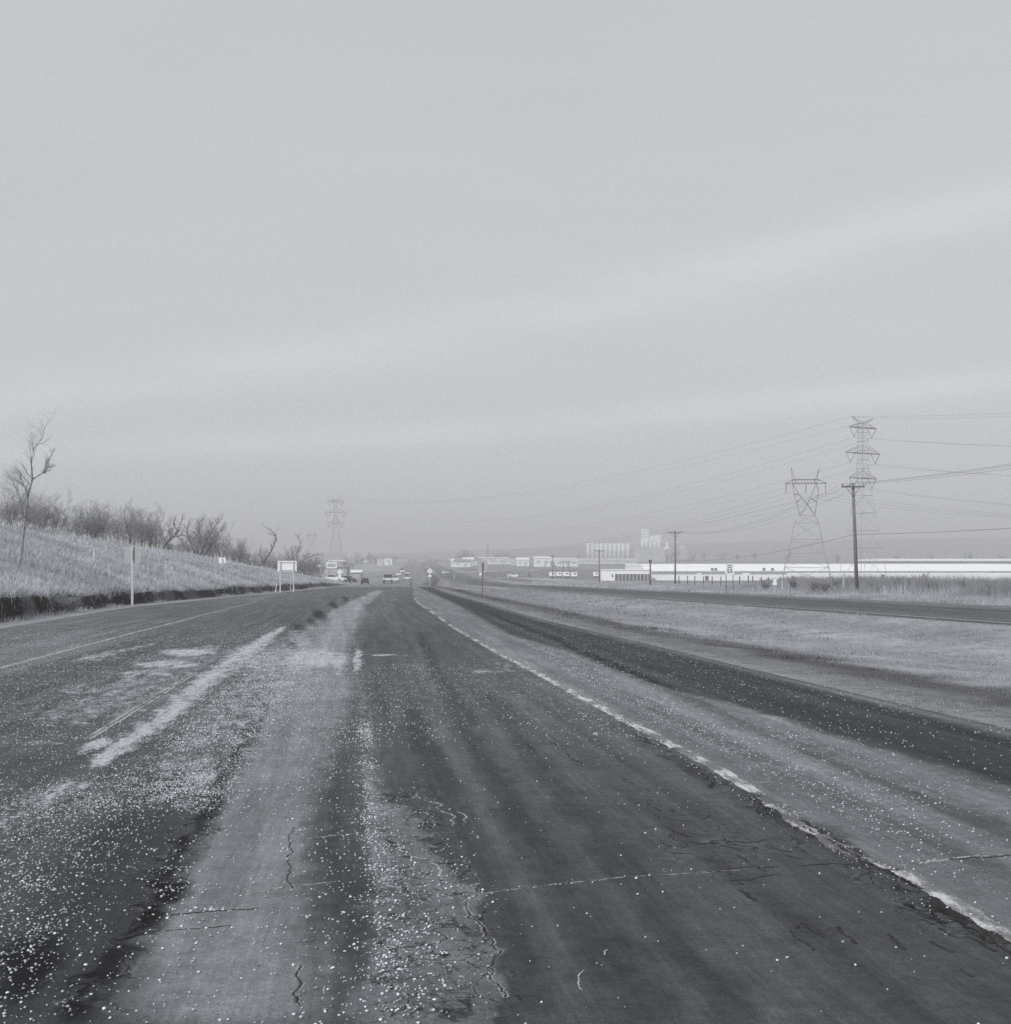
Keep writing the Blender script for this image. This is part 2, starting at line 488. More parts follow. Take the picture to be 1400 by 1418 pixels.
def road_maps(px, py):
    ls = lambda pts, soft=.6: lane_stroke(px, py, pts, soft)
    T = 89 + 0 * px
    T = T + 8 * sm((880 - py) / 60) - 9 * sm((py - 960) / 200)
    ln = lane_x(py)
    right = sm((px - ln) / (6 + .03 * (py - 796)) + .5)
    T = T + right * (31 - 8 * sm((900 - py) / 60))
    # old dark overlay on the right edge of the pavement
    db = np.interp(py, [812, 832, 846, 863, 879, 903, 946, 993, 1082, 1200, 1420], [578, 622, 650, 680, 707, 790, 900, 1078, 1378, 1800, 2600])
    dk = sm((px - db) / (4 + .16 * (py - 796)) + .5)
    T = T * (1 - dk) + 62 * dk
    # loose stone creeping over the right edge of the pavement
    Yp = np.where(py > 812.5, 2850 / np.maximum(py - 796, 16.5), 180)
    de = (CX + FOC * XR(Yp) / Yp - px) * Yp / FOC
    T = T + np.where(py > 815, 44 * sm((.42 - de) / .40) - 14 * sm((.10 - de) / .1), 0)
    # grey tracks on the shoulder
    T = T + 15 * ls([(850, 668, 4), (893, 770, 8), (960, 905, 12), (1030, 1043, 18), (1105, 1221, 24), (1170, 1378, 34), (1260, 1560, 50)])
    T = T - 20 * ls([(848, 676, 3), (885, 768, 6), (940, 895, 8), (1004, 1035, 12), (1078, 1216, 18), (1143, 1378, 24), (1240, 1600, 34)])
    T = T + 10 * ls([(845, 684, 3), (880, 775, 6), (928, 890, 9), (985, 1035, 14), (1050, 1216, 20), (1110, 1378, 28), (1200, 1600, 34)])
    T = T - 10 * ls([(900, 745, 4), (975, 885, 7), (1060, 1060, 11), (1150, 1260, 16), (1210, 1378, 22)])
    left = 1 - right
    # left carriageway part
    T = T + 46 * ls([(1420, 330, 150), (1300, 325, 120), (1200, 352, 82), (1050, 402, 58), (950, 432, 55), (880, 447, 42), (840, 487, 18), (818, 525, 6)], .35)
    T = T - 8 * ls([(1420, 450, 45), (1240, 448, 32), (1100, 452, 20), (1000, 462, 14)], .4)
    re_ = np.interp(py, [1100, 1120, 1140, 1158, 1166, 1180, 1195, 1210, 1226, 1243, 1256, 1278, 1292, 1312, 1340, 1370, 1420], [545, 565, 580, 596, 580, 592, 616, 630, 646, 668, 646, 650, 672, 684, 683, 690, 706])
    le_ = np.interp(py, [940, 1050, 1140, 1210, 1300, 1420], [496, 500, 500, 492, 486, 480])
    re_ = np.where(py < 1100, np.interp(py, [940, 1050, 1100], [512, 530, 545]), re_)
    T = T + 36 * sm((px - le_) / 26) * sm((re_ - px) / (6 + 30 * sm((1130 - py) / 60))) * sm((py - 950) / 90)
    T = T - 16 * ls([(1420, 60, 120), (1250, 130, 75), (1150, 195, 50), (1070, 235, 34)])
    T = T - 16 * ls([(1420, 900, 45), (1200, 765, 30), (1050, 668, 18), (950, 615, 11), (880, 582, 6)])
    T = T - 10 * ls([(1420, 720, 60), (1250, 690, 40), (1100, 620, 24), (980, 565, 12)])
    T = T + 9 * ls([(1420, 800, 30), (1200, 700, 20), (1050, 625, 12), (900, 575, 6)])
    T = T - 12 * ls([(1420, 1040, 40), (1250, 905, 26), (1080, 765, 16), (960, 672, 10)])
    T = T + 8 * ls([(1420, 1130, 60), (1250, 1000, 36), (1100, 840, 24), (960, 705, 14)])
    T = T + 4 * ls([(920, 430, 30), (870, 470, 26), (830, 520, 22), (815, 548, 18)])
    for cx, cy, rx, ry, a in ((232, 1228, 26, 30, 46), (215, 1265, 22, 24, 40), (290, 1120, 26, 24, 34), (350, 1010, 9, 26, 34), (372, 975, 6, 18, 32), (245, 1080, 30, 14, 22), (40, 1340, 55, 45, 34),
                              (120, 1360, 24, 14, 40), (300, 1075, 18, 14, 26), (443, 852, 13, 7, 46), (420, 875, 20, 8, 44), (462, 838, 8, 4, 44), (478, 829, 6, 3, 36), (432, 862, 9, 5, 36), (405, 893, 14, 6, 36), (1160, 1165, 50, 14, 24), (1330, 1270, 70, 18, 28),
                              (1060, 1120, 46, 12, 26), (960, 1070, 36, 8, 20)):
        T = T - a * spot(px, py, cx, cy, rx, ry, -35 if cx < 400 else 30)
    # line of ravelled patches down the left wheel path
    T = T - 32 * ls([(1420, 90, 18), (1300, 185, 14), (1200, 248, 9), (1090, 308, 7), (1020, 345, 5), (950, 385, 4), (915, 400, 3)])
    # far side of the crest is older, paler
    far = sm((813.6 - py) / 1.6)
    T = T * (1 - far) + (124 - 14 * sm((800 - py) / 20)) * far
    T = T + far * 0
    # left road beside the bank
    lf = sm((np.interp(py, [812, 835, 880, 930, 1000], [430, 360, 200, 22, -200]) - px) / 20 + .5)
    T = T * (1 - lf) + (103 + 5 * np.sin(px * .02)) * lf
    # dust
    D = 0 * px + .10
    D = np.maximum(D, .88 * ls([(1066, 126, 20), (1040, 162, 26), (1000, 217, 30), (950, 277, 28), (900, 345, 28), (880, 374, 14), (866, 396, 3)], .95))
    D = np.maximum(D, .72 * ls([(918, 105, 34), (905, 150, 22), (895, 195, 10), (888, 225, 3)], .8))
    for cx, cy, rx, ry, a, ro in ((262, 903, 52, 7, 0.90, 0), (235, 920, 69, 7, 0.83, 0), (205, 932, 57, 4, 0.76, 0), (140, 1030, 29, 10, 0.92, -15), (115, 1040, 16, 6, .8, -10), (130, 955, 70, 16, .58, 0), (90, 1000, 70, 10, .55, 0), (170, 935, 60, 8, .56, 0), (290, 897, 26, 5, .66, 0),
                                  (75, 985, 70, 16, .46, 0), (150, 962, 36, 4, .62, 0), (115, 1000, 18, 3, .75, 0), (60, 1030, 40, 3, .62, 0), (180, 1018, 22, 6, .72, 0), (195, 985, 12, 4, .7, 0), (440, 912, 62, 17, .80, 0), (365, 915, 40, 16, .70, -20),
                                  (497, 915, 8, 24, .84, 0), (470, 925, 8, 16, .70, 0), (530, 906.5, 22, 1.6, .9, 0), (560, 907, 14, 1.5, .55, 0), (672, 929, 36, 4, .66, 0), (700, 922, 26, 9, .55, 25),
                                  (60, 1110, 60, 24, .60, 0), (120, 1095, 70, 20, .52, -20), (40, 1160, 60, 34, .46, 0), (530, 1150, 26, 60, .50, 0), (540, 1230, 34, 40, .52, 0), (560, 1330, 60, 50, .44, 0),
                                  (570, 940, 30, 20, .34, 0), (740, 950, 40, 14, .42, 30), (820, 1013, 8, 1.6, .95, 0), (880, 1000, 60, 12, .44, 30), (700, 960, 70, 18, .34, 0)):
        D = np.maximum(D, a * spot(px, py, cx, cy, rx, ry, ro))
    D = np.maximum(D, .66 * ls([(1180, -40, 90), (1130, 30, 70), (1095, 90, 50), (1066, 126, 30)], .9))
    D = np.maximum(D, .62 * ls([(1000, 100, 120), (960, 170, 110), (920, 240, 80), (895, 290, 50)], .9))
    D = np.maximum(D, .60 * ls([(1130, 250, 90), (1060, 270, 76), (1000, 320, 62), (950, 370, 54), (900, 400, 44), (870, 420, 20)], .5))
    D = np.maximum(D, .34 * ls([(1420, 20, 150), (1250, 60, 110), (1120, 150, 120), (1060, 240, 60)], .6))
    D = np.maximum(D, .52 * ls([(1200, 530, 22), (1100, 510, 14), (1000, 505, 11), (930, 497, 9)], .6))
    D = np.maximum(D, .30 * ls([(900, 445, 34), (860, 470, 26), (830, 505, 16)], .6))
    D = np.maximum(D, .34 * right * (1 - dk) * sm((py - 850) / 40))
    D = np.maximum(D, .42 * ls([(880, 712, 12), (960, 860, 26), (1020, 975, 34), (1080, 1100, 40), (1170, 1260, 44)], .6))
    D = np.where(dk > .3, np.minimum(D, .22), D)
    D = D * (1 - far * .6)
    # broken surface
    C = 0 * px
    C = np.maximum(C, .50 * ls([(1420, 620, 110), (1250, 580, 110), (1180, 580, 60), (1090, 560, 50)], .5))
    C = np.maximum(C, .40 * spot(px, py, 980, 1170, 170, 70, 25))
    C = np.maximum(C, .50 * ls([(1000, 845, 16), (1045, 930, 26), (1106, 1035, 40), (1213, 1215, 60), (1300, 1350, 70)], .5))
    C = np.maximum(C, .24 * spot(px, py, 1150, 1300, 200, 60, 10))
    C = np.maximum(C, .24 * ls([(1420, 60, 150), (1250, 150, 110), (1100, 240, 80), (1000, 310, 50)], .6))
    C = np.maximum(C, .56 * ls([(1420, 110, 50), (1250, 215, 40), (1100, 300, 26), (1000, 350, 16), (920, 395, 8)], .5))
    return np.clip(T, 30, 200), np.clip(D, 0, 1), np.clip(C, 0, 1)


# ------------------------------------------------------------------ ground sheet
def rows(y0, y1, near, ratio):
    ys = [y0]
    while ys[-1] < y1: ys.append(ys[-1] + max(near, (ys[-1]) * (ratio - 1)))
    ys[-1] = y1
    return np.array(ys)


def terrain():
    Ys = np.concatenate([np.linspace(-60, 3, 12)[:-1], rows(3, 9000, .30, 1.014)])
    uL = np.concatenate([np.array([6500, 4500, 3000, 2000, 1300, 850, 550, 350, 220, 150, 110, 85, 70, 60, 52, 46]), np.arange(42, 8, -.8), np.arange(8, 2.6, -.4), np.arange(2.5, 1.0, -.12), np.array([.9, .6, .3, 0.0])])
    nR = np.linspace(0, 1, 6)[1:-1]; nM = np.concatenate([[0], np.linspace(0, 1, 46)[1:-1], [1]]); nC = np.linspace(0, 1, 6)[1:-1]
    wR = np.concatenate([[0.0, .25, .5], np.arange(.9, 24, .7), np.array([26, 30, 36, 44, 54, 68, 85, 110, 150, 210, 300, 420, 600, 850, 1200, 1700, 2400, 3400, 4800, 6500])])
    xl, xr, c2, c3 = XL(Ys), XR(Ys), C2(Ys), C3(Ys)
    X = np.concatenate([xl[:, None] - uL[None], xl[:, None] + (xr - xl)[:, None] * nR[None], xr[:, None] + (c2 - xr)[:, None] * nM[None],
                        c2[:, None] + (c3 - c2)[:, None] * nC[None], c3[:, None] + wR[None]], 1)
    Yg = np.repeat(Ys[:, None], X.shape[1], 1)
    Z = ground(X, Yg)
    a = len(uL); Z[:, a:a + 4] -= .25
    b_ = a + 4 + len(nM); Z[:, b_:b_ + 4] -= .25
    u = xl[:, None] - X; mo = X - xr[:, None]; mi = c2[:, None] - X; w = X - c3[:, None]
    T = np.full(X.shape, 150.0)
    T = np.where(u > 0, 148, T)
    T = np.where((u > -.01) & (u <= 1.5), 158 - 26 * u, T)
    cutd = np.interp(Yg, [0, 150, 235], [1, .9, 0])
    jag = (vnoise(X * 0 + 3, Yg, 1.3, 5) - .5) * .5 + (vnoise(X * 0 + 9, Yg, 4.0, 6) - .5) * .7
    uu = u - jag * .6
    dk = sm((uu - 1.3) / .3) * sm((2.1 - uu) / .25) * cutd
    T = T * (1 - dk) + (16 + 70 * sm((vnoise(X, Yg, 1.3, 61) - .55) / .2)) * dk  # dark soil of the cut, with the bank's shade painted into its tone
    T = np.where(u > 2.2, T + 16 * (vnoise(X, Yg, 5, 12) - .5) + 14 * (vnoise(X, Yg, 1.5, 13) - .5), T)
    # median
    wob = (vnoise(X, Yg, 6, 14) - .5) * 1.0 + (vnoise(X, Yg, 1.5, 15) - .5) * .5
    med = (mo >= -.01) & (mi >= -.01)
    m2 = mo + wob * np.clip(mo, 0, 1)
    tg = 118 + 0 * X
    tg = np.where(m2 < .35, 132, tg)
    tg = tg - (10 + 34 * vnoise(X, Yg, 1.4, 66)) * sm((m2 - 1.2) / .6) * sm((3.1 - m2) / .8)
    tg = tg + 34 * sm((m2 - 2.2) / 1.2)
    tg = tg + 9 * np.sin(mo * 1.7) * sm((mo - 3) / 2) + 14 * (vnoise(X * 3, Yg * .6, 4, 16) - .5)
    tg = tg - 22 * sm((Yg - 110) / 120)
    tg = tg - 50 * sm((.5 - mi) / .4)
    T = np.where(med, tg, T)
    # beyond the far carriageway
    v = 148 - 60 * sm((.7 - w) / .5) - 22 * sm((w - 5) / 2) * sm((24 - w) / 8) + 16 * (vnoise(X, Yg, 7, 17) - .5)
    v = v - 12 * sm((w - 20) / 10)
    T = np.where(w >= 0, v, T)
    farp = sm((Yg - 240) / 200)
    fieldn = (vnoise(X, Yg * .35, 90, 21) - .5) * 40 + (vnoise(X, Yg * .3, 30, 22) - .5) * 26
    T = T + farp * (fieldn - 10)
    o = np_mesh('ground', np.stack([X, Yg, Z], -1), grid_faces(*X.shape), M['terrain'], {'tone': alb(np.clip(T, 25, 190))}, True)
    tag(o, kind='structure')


terrain()


def strip(name, f0, f1, Ys, ncol, lift, maps):
    t = np.linspace(0, 1, ncol)
    x0, x1 = f0(Ys), f1(Ys)
    X = x0[:, None] + (x1 - x0)[:, None] * t[None]
    Yg = np.repeat(Ys[:, None], ncol, 1); Z = np.repeat(base(Ys)[:, None], ncol, 1) + lift
    # skirts
    X = np.concatenate([X[:, :1], X, X[:, -1:]], 1); Yg = np.concatenate([Yg[:, :1], Yg, Yg[:, -1:]], 1)
    Z = np.concatenate([Z[:, :1] - .2, Z, Z[:, -1:] - .2], 1)
    xr = X + .1079 * Yg
    wx = (vnoise(xr, Yg * .25, .5, 51) - .5) * .07 + (vnoise(xr, Yg * .6, .16, 52) - .5) * .09 + (vnoise(X, Yg * .5, .06, 56) - .5) * .06
    wy = (vnoise(X, Yg, .7, 53) - .5) * .12 + (vnoise(X, Yg, .2, 54) - .5) * .10
    px, py = survey(X + wx, np.maximum(Yg + wy * np.clip(Yg / 8, .6, 2.2), .8), Z)
    T, D, C = maps(px, py)
    T = T * (1 + .16 * (vnoise(xr, Yg * .02, .11, 57) - .5) + .14 * (vnoise(xr, Yg * .025, .34, 59) - .5) + .08 * (vnoise(X, Yg * .3, 1.1, 58) - .5))
    wgt = sm((Yg - 1.5) / 1.5)
    o = np_mesh(name, np.stack([X, Yg, Z], -1), grid_faces(*X.shape), M['road'],
                {'tone': alb(T), 'dust': D, 'crack': C}, True)
    return tag(o, kind='structure')


strip('road', XL, XR, np.concatenate([np.linspace(-50, 3, 16)[:-1], rows(3, 260, .02, 1.0065), rows(270, 3000, 10, 1.03)]), 640, .02, road_maps)


def far_maps(px, py):
    # two worn wheel tracks per lane, measured across the carriageway
    r = np.clip(py, 797.5, 1500)
    Yv = np.where(r > 812, 2850 / (r - 796), 180)
    X = (px - CX) / FOC * Yv
    t = (X - C2(Yv)) / (C3(Yv) - C2(Yv))
    T = 96 - 6 * np.cos(t * 2 * math.pi * 3) + 14 * sm((t - .86) / .06) - 10 * sm((t - .35) / .1) * sm((.75 - t) / .1)
    T = T - 10 * sm((.12 - t) / .05)
    return T, np.full(px.shape, .12), np.full(px.shape, .05)


strip('far_carriageway', C2, C3, np.concatenate([np.linspace(-40, 3, 10)[:-1], rows(3, 3000, .5, 1.02)]), 60, .02, far_maps)

# side road and forecourt by the roadside business, right of the far carriageway a farm lane
def ribbon(name, pts, w, mat, lift=.03):
    mb = MB(); P = [Vector((p[0], p[1], 0)) for p in pts]
    out = []
    for a, b in zip(P[:-1], P[1:]):
        n = max(2, int((b - a).length / 4))
        out += [a.lerp(b, i / n) for i in range(n)]
    out.append(P[-1]); vs = []
    for i, p in enumerate(out):
        d = (out[min(i + 1, len(out) - 1)] - out[max(i - 1, 0)]).normalized(); s = Vector((-d.y, d.x, 0)) * w / 2
        for q in (p + s, p - s): vs.append((q.x, q.y, gz(q.x, q.y) + lift))
    fs = [(2 * i, 2 * i + 1, 2 * i + 3, 2 * i + 2) for i in range(len(out) - 1)]
    return tag(mb.add(vs, fs).build(name, mat), kind='structure')


def sprd(px, Y): return ((px - CX) / FOC * Y, Y)


M['gravel_lane'] = plain('pale_gravel_lane', .33, .9, .2, .3)
ribbon('gravel_lane', [sprd(672, 395), sprd(700, 420), sprd(735, 400), sprd(775, 350), sprd(800, 330)], 9, M['gravel_lane'], .08)
ribbon('side_road', [sprd(640, 560), sprd(690, 640), sprd(760, 690), sprd(860, 700)], 9, M['gravel_lane'], .1)


# painted lines -----------------------------------------------------
def line_marking(name, segs, width, mat, wob=0.0):
    """each seg: list of survey points"""
    mb = MB()
    for s in segs:
        pts = [Vector((*spread(*p), 0)) for p in s]
        out = []
        for a, b in zip(pts[:-1], pts[1:]):
            n = max(2, int((b - a).length / .15)); n = min(n, 120)
            out += [a.lerp(b, i / n) for i in range(n)]
        out.append(pts[-1]); vs = []
        for i, p in enumerate(out):
            d = (out[min(i + 1, len(out) - 1)] - out[max(i - 1, 0)]).normalized(); sd = Vector((-d.y, d.x, 0))
            for k in (1, -1):
                q = p + sd * k * (width / 2 + random.uniform(-1, 1) * wob)
                vs.append((q.x, q.y, float(base(q.y)) + .0208 + .00006 * q.y))
        mb.add(vs, [(2 * i, 2 * i + 1, 2 * i + 3, 2 * i + 2) for i in range(len(out) - 1)])
    return tag(mb.build(name, mat), kind='structure')


lp = [(p[1], p[0]) for p in LANE]
line_marking('lane_line', [[(574, 829), (580, 836), (590, 843.5)], [(596, 847), (602, 851.5)], [(608, 855.5), (616, 861.5)], [(622, 866), (636, 875), (650, 883)], [(656, 886.5), (700, 912), (740, 932)], [(742, 933), (800, 965), (850, 992), (900, 1018), (938, 1039)],
                           [(946, 1043), (1000, 1073), (1048, 1102)], [(1246, 1211), (1300, 1244), (1378, 1291), (1480, 1350)]], .112, M['paint'], .016)
line_marking('lane_line_remnant', [[(1058, 1108), (1120, 1152), (1150, 1170), (1192, 1194), (1240, 1209)]], .11, M['paint_last'], .03)
line_marking('left_edge_line', [[(-60, 943), (22, 921), (100, 900), (183, 878), (260, 858), (320, 842.5), (355, 834)]], .12, M['paint_faint'], .004)
line_marking('faded_lane_line', [[(118, 1026), (190, 981), (268, 933)], [(124, 1027), (196, 982), (272, 934)]], .035, M['paint_faint'], .008)


def edge_run(name, f, off, y0, y1, w, mat):
    Ys = rows(y0, y1, .6, 1.02); mb = MB(); vs = []
    for y in Ys:
        x = float(f(y)) + off
        for k in (1, -1): vs.append((x + k * w / 2, y, float(base(y)) + .024))
    mb.add(vs, [(2 * i, 2 * i + 1, 2 * i + 3, 2 * i + 2) for i in range(len(Ys) - 1)])
    return tag(mb.build(name, mat), kind='structure')


edge_run('far_edge_line', C2, .55, 20, 420, .16, M['paint_edge'])
edge_run('far_shoulder_line', C3, -1.5, 20, 420, .14, M['paint_edge'])
edge_run('far_lane_line', C3, -5.3, 20, 300, .10, M['paint_faint'])

# cracks -----------------------------------------------------------
def crack(mbs, pts, w, wig=.02, breaks=.0, pale=0.0, seed=0):
    rd = random.Random(seed)
    path = [Vector((*spread(*p), 0)) for p in pts]
    amp = .07 + wig * 3
    for it in range(9):
        nx = [path[0]]
        for p_, q_ in zip(path[:-1], path[1:]):
            e = q_ - p_; l = e.length
            if l > .014:
                m_ = p_.lerp(q_, rd.uniform(.38, .62)); o_ = Vector((-e.y, e.x, 0)) * rd.uniform(-1, 1) * amp
                if l > .5: o_ *= .45
                nx.append(m_ + o_)
            nx.append(q_)
        path = nx
    on_ = True
    for mb, ww, lift in mbs:
        rd2 = random.Random(seed + 1); run = []; vs = []; fs = []
        state = True
        for i in range(len(path) - 1):
            if rd2.random() < .06: state = rd2.random() > breaks
            d = (path[i + 1] - path[i]); d = d.normalized() if d.length > 1e-6 else Vector((0, 1, 0)); s = Vector((-d.y, d.x, 0))
            if not state: continue
            k = len(vs); a = w * ww * rd2.uniform(.3, 1.0); b = w * ww * rd2.uniform(.3, 1.0)
            for p, q in ((path[i], a), (path[i + 1], b)):
                for sg in (1, -1):
                    v = p + s * sg * q / 2; vs.append((v.x, v.y, float(base(v.y)) + lift))
            fs.append((k, k + 1, k + 3, k + 2))
        mb.add(vs, fs)


dark, pale = MB(), MB()
DK, PL = (dark, 1.0, .0219), (pale, 2.4, .0213)
crack([DK, PL], [(668, 1243), (700, 1239), (760, 1231), (840, 1222), (900, 1218), (980, 1212), (1060, 1206)], .009, .006, .06, seed=1)
crack([PL], [(668, 1244), (760, 1232), (840, 1223), (940, 1216), (1060, 1207)], .006, .012, .15, seed=11)
crack([DK], [(980, 1212), (1060, 1207), (1150, 1201), (1225, 1207), (1290, 1198), (1400, 1189)], .022, .014, .25, seed=2)
crack([PL], [(1250, 1204), (1290, 1198), (1400, 1188)], .016, .010, .2, seed=22)
crack([DK, PL], [(700, 1390), (688, 1370), (682, 1340), (684, 1312), (670, 1292), (648, 1278), (644, 1256), (668, 1243), (646, 1226), (626, 1206), (618, 1192), (600, 1178), (585, 1172)], .014, .022, .25, seed=3)
crack([DK, PL], [(672, 1292), (676, 1320), (664, 1345), (662, 1372)], .012, .02, .5, seed=31)
crack([PL], [(580, 1104), (612, 1118), (624, 1140), (640, 1156), (662, 1166)], .008, .03, .2, seed=4)
crack([PL], [(588, 1112), (606, 1116), (622, 1126), (645, 1134), (640, 1146)], .007, .03, .3, seed=41)
crack([PL], [(560, 1178), (600, 1196), (640, 1238), (668, 1244)], .008, .03, .3, seed=42)
crack([DK], [(236, 1274), (300, 1268), (345, 1266), (392, 1261)], .020, .008, .15, seed=5)
crack([DK], [(228, 1296), (275, 1293), (320, 1288)], .012, .006, .2, seed=6)
crack([PL], [(340, 1246), (392, 1234), (470, 1226)], .008, .01, .4, seed=61)
crack([PL], [(425, 1166), (455, 1163), (500, 1158)], .009, .01, .4, seed=62)
crack([DK], [(407, 1150), (406, 1185), (401, 1215), (402, 1240)], .008, .006, .5, seed=7)
crack([DK, PL], [(415, 1400), (418, 1370), (412, 1352), (417, 1340)], .014, .012, .2, seed=8)
crack([PL], [(443, 1345), (452, 1362), (449, 1385)], .004, .008, .5, seed=81)
crack([PL], [(840, 1322), (836, 1332), (842, 1340), (832, 1343)], .004, .008, .3, seed=9)
crack([PL], [(808, 1350), (802, 1366), (806, 1380)], .004, .008, .3, seed=91)
for i, (x, y, dx, dy) in enumerate(((1110, 1284, 30, 20), (1095, 1296, 30, 28), (1105, 1288, -8, 14), (920, 1135, 40, 8), (945, 1170, 50, 2), (985, 1168, 40, 16), (1010, 1225, 60, -8), (1025, 1238, 22, 16), (1020, 1190, 40, 22),
                                    (1060, 1175, 36, 10), (1090, 1190, 40, 4), (925, 1150, 30, 14), (970, 1140, 20, -16), (1240, 1260, 60, 22), (1290, 1310, 30, 16), (1230, 1300, 24, 22), (1330, 1350, 24, 12), (900, 1116, 30, 22),
                                    (1185, 1205, 60, 5), (1160, 1290, 26, 24), (860, 1080, 40, 20), (760, 1030, 30, 8), (780, 1045, 26, 20), (1340, 1300, 40, 25))):
    crack([DK], [(x, y), (x + dx * .5, y + dy * .4 + 3), (x + dx, y + dy)], random.uniform(.012, .03), .014, .25, seed=100 + i)
# torn edge beside the painted line
for i in range(26):
    t = random.uniform(0, 1); y0 = 985 + t ** .8 * 320
    x0 = float(lane_x(y0)) - random.uniform(4, 26) * (y0 - 796) / 300 - 3
    L_ = random.uniform(14, 40) * (y0 - 796) / 300
    crack([DK], [(x0, y0), (x0 + L_ * .5, y0 + L_ * .27), (x0 + L_, y0 + L_ * .58)], random.uniform(.02, .055), .02, .15, seed=200 + i)
# old transverse joints farther along
for i, (xa, xb, y) in enumerate(((480, 860, 973), (410, 700, 932), (640, 780, 928), (300, 640, 1012), (480, 700, 1055))):
    crack([PL, DK], [(xa, y + 2), ((xa + xb) / 2, y), (xb, y - 2)], .010, .012, .55, seed=300 + i)
for mb_, nm, mt in ((dark, 'open_cracks', M['crack_dark']), (pale, 'dusty_cracks', M['crack_pale'])):
    tag(mb_.build(nm, mt), kind='structure')


# ------------------------------------------------------------------ gravel
def scatter_gravel():
    n = 2600000
    Y = 3.9 * (46 / 3.9) ** rng.random(n)      # more candidates near the eye
    t = rng.random(n); xl = np.maximum(XL(Y), -.42 * Y - .6); xr = np.minimum(XR(Y) + .8, .42 * Y + .6)
    X = xl + (xr - xl) * t
    area = (xr - xl) * Y * math.log(46 / 3.9) / n       # m2 behind each candidate
    px, py = survey(X, Y, base(Y))
    T, D, C = road_maps(px, py)
    ls = lambda pts, soft=.6: lane_stroke(px, py, pts, soft)
    den = 5 + 0 * px
    left = sm((520 - px) / 60)
    den = den + 62 * left
    den = den + 260 * ls([(1130, 190, 120), (1060, 260, 80), (1000, 320, 66), (950, 372, 54), (900, 400, 40)], .5)
    den = den + 200 * ls([(1420, -30, 110), (1250, 20, 90), (1120, 90, 110), (1080, 150, 90)], .6)
    den = den + 150 * ls([(1420, 560, 75), (1300, 545, 60), (1200, 532, 34), (1100, 512, 16), (1000, 505, 12)], .5)
    den = den + 220 * ls([(1420, 540, 20), (1300, 540, 22), (1180, 520, 16), (1100, 512, 9), (1000, 506, 7)], .6)
    den = den + 60 * ls([(1420, 590, 100), (1250, 570, 100), (1100, 540, 50)], .4)
    den = den + 36 * ls([(1040, 540, 90), (980, 560, 90), (920, 560, 60)], .6)
    den = den + 26 * spot(px, py, 760, 990, 160, 50, 20)
    lnx = lane_x(py); right = sm((px - lnx) / (6 + .03 * (py - 796)) + .5)
    den = den + 26 * right * (1 - .4 * np.clip((px - lnx) / 300, 0, 1))
    den = den + 120 * ls([(900, 750, 16), (980, 900, 34), (1060, 1060, 40), (1150, 1230, 44), (1210, 1330, 40)], .6)
    den = den + 90 * spot(px, py, 1200, 1085, 180, 50, 24) * .8
    den = den + 80 * ls([(985, 845, 8), (1045, 935, 14), (1106, 1040, 22), (1213, 1220, 30), (1290, 1345, 34)], .6)
    # grains gather in cracks
    den = den + 260 * spot(px, py, 320, 1267, 90, 4) + 140 * spot(px, py, 800, 1227, 150, 5, -6) + 200 * spot(px, py, 1300, 1197, 70, 5, -6) + 120 * spot(px, py, 640, 1245, 60, 26)
    den = den + 200 * spot(px, py, 240, 1240, 40, 50) + 160 * spot(px, py, 270, 1100, 60, 30)
    den = den * (.25 + 2.2 * vnoise(X, Y, .16, 33) ** 2.5 + 1.1 * vnoise(X, Y, .45, 31) ** 1.5 + .4 * vnoise(X, Y, 1.4, 32))
    den = den * np.where(X > XR(Y), .5, 1) * (1 - .9 * sm((Y - 22) / 24)) * (1 - .35 * right)
    keep = rng.random(n) < np.clip(den * 2.5 * area, 0, 1)
    X, Y = X[keep], Y[keep]
    k = len(X)
    r = np.clip(np.exp(rng.normal(math.log(.0036), .42, k)), .0020, .0066)
    r = np.where(Y > 12, r * 1.15, r)
    z = base(Y) + .02 + r * .55
    phi = (1 + 5 ** .5) / 2
    ico = np.array([(-1, phi, 0), (1, phi, 0), (-1, -phi, 0), (1, -phi, 0), (0, -1, phi), (0, 1, phi), (0, -1, -phi), (0, 1, -phi), (phi, 0, -1), (phi, 0, 1), (-phi, 0, -1), (-phi, 0, 1)]) / math.sqrt(1 + phi * phi)
    icf = np.array([(0, 11, 5), (0, 5, 1), (0, 1, 7), (0, 7, 10), (0, 10, 11), (1, 5, 9), (5, 11, 4), (11, 10, 2), (10, 7, 6), (7, 1, 8), (3, 9, 4), (3, 4, 2), (3, 2, 6), (3, 6, 8), (3, 8, 9), (4, 9, 5), (2, 4, 11), (6, 2, 10), (8, 6, 7), (9, 8, 1)])
    jit = 1 + rng.normal(0, .14, (k, 12, 1))
    ang = rng.random(k) * 6.283; c, s = np.cos(ang)[:, None], np.sin(ang)[:, None]
    v = ico[None] * jit * np.stack([rng.uniform(.8, 1.35, k), rng.uniform(.75, 1.1, k), rng.uniform(.55, .95, k)], -1)[:, None, :]
    vx = v[..., 0] * c - v[..., 1] * s; vy = v[..., 0] * s + v[..., 1] * c
    V = np.stack([X[:, None] + vx * r[:, None], Y[:, None] + vy * r[:, None], z[:, None] + v[..., 2] * r[:, None]], -1)
    Fc = (np.arange(k)[:, None, None] * 12 + icf[None])
    tone = np.repeat(np.clip(rng.normal(.50, .17, k), .12, .8)[:, None], 12, 1)
    o = np_mesh('gravel', V, Fc, M['pebble'], {'tone': tone}, True, 3)
    tag(o, 'pale gravel grains scattered over the cracked asphalt road', 'gravel', kind='stuff')
    print('gravel grains', k)


scatter_gravel()


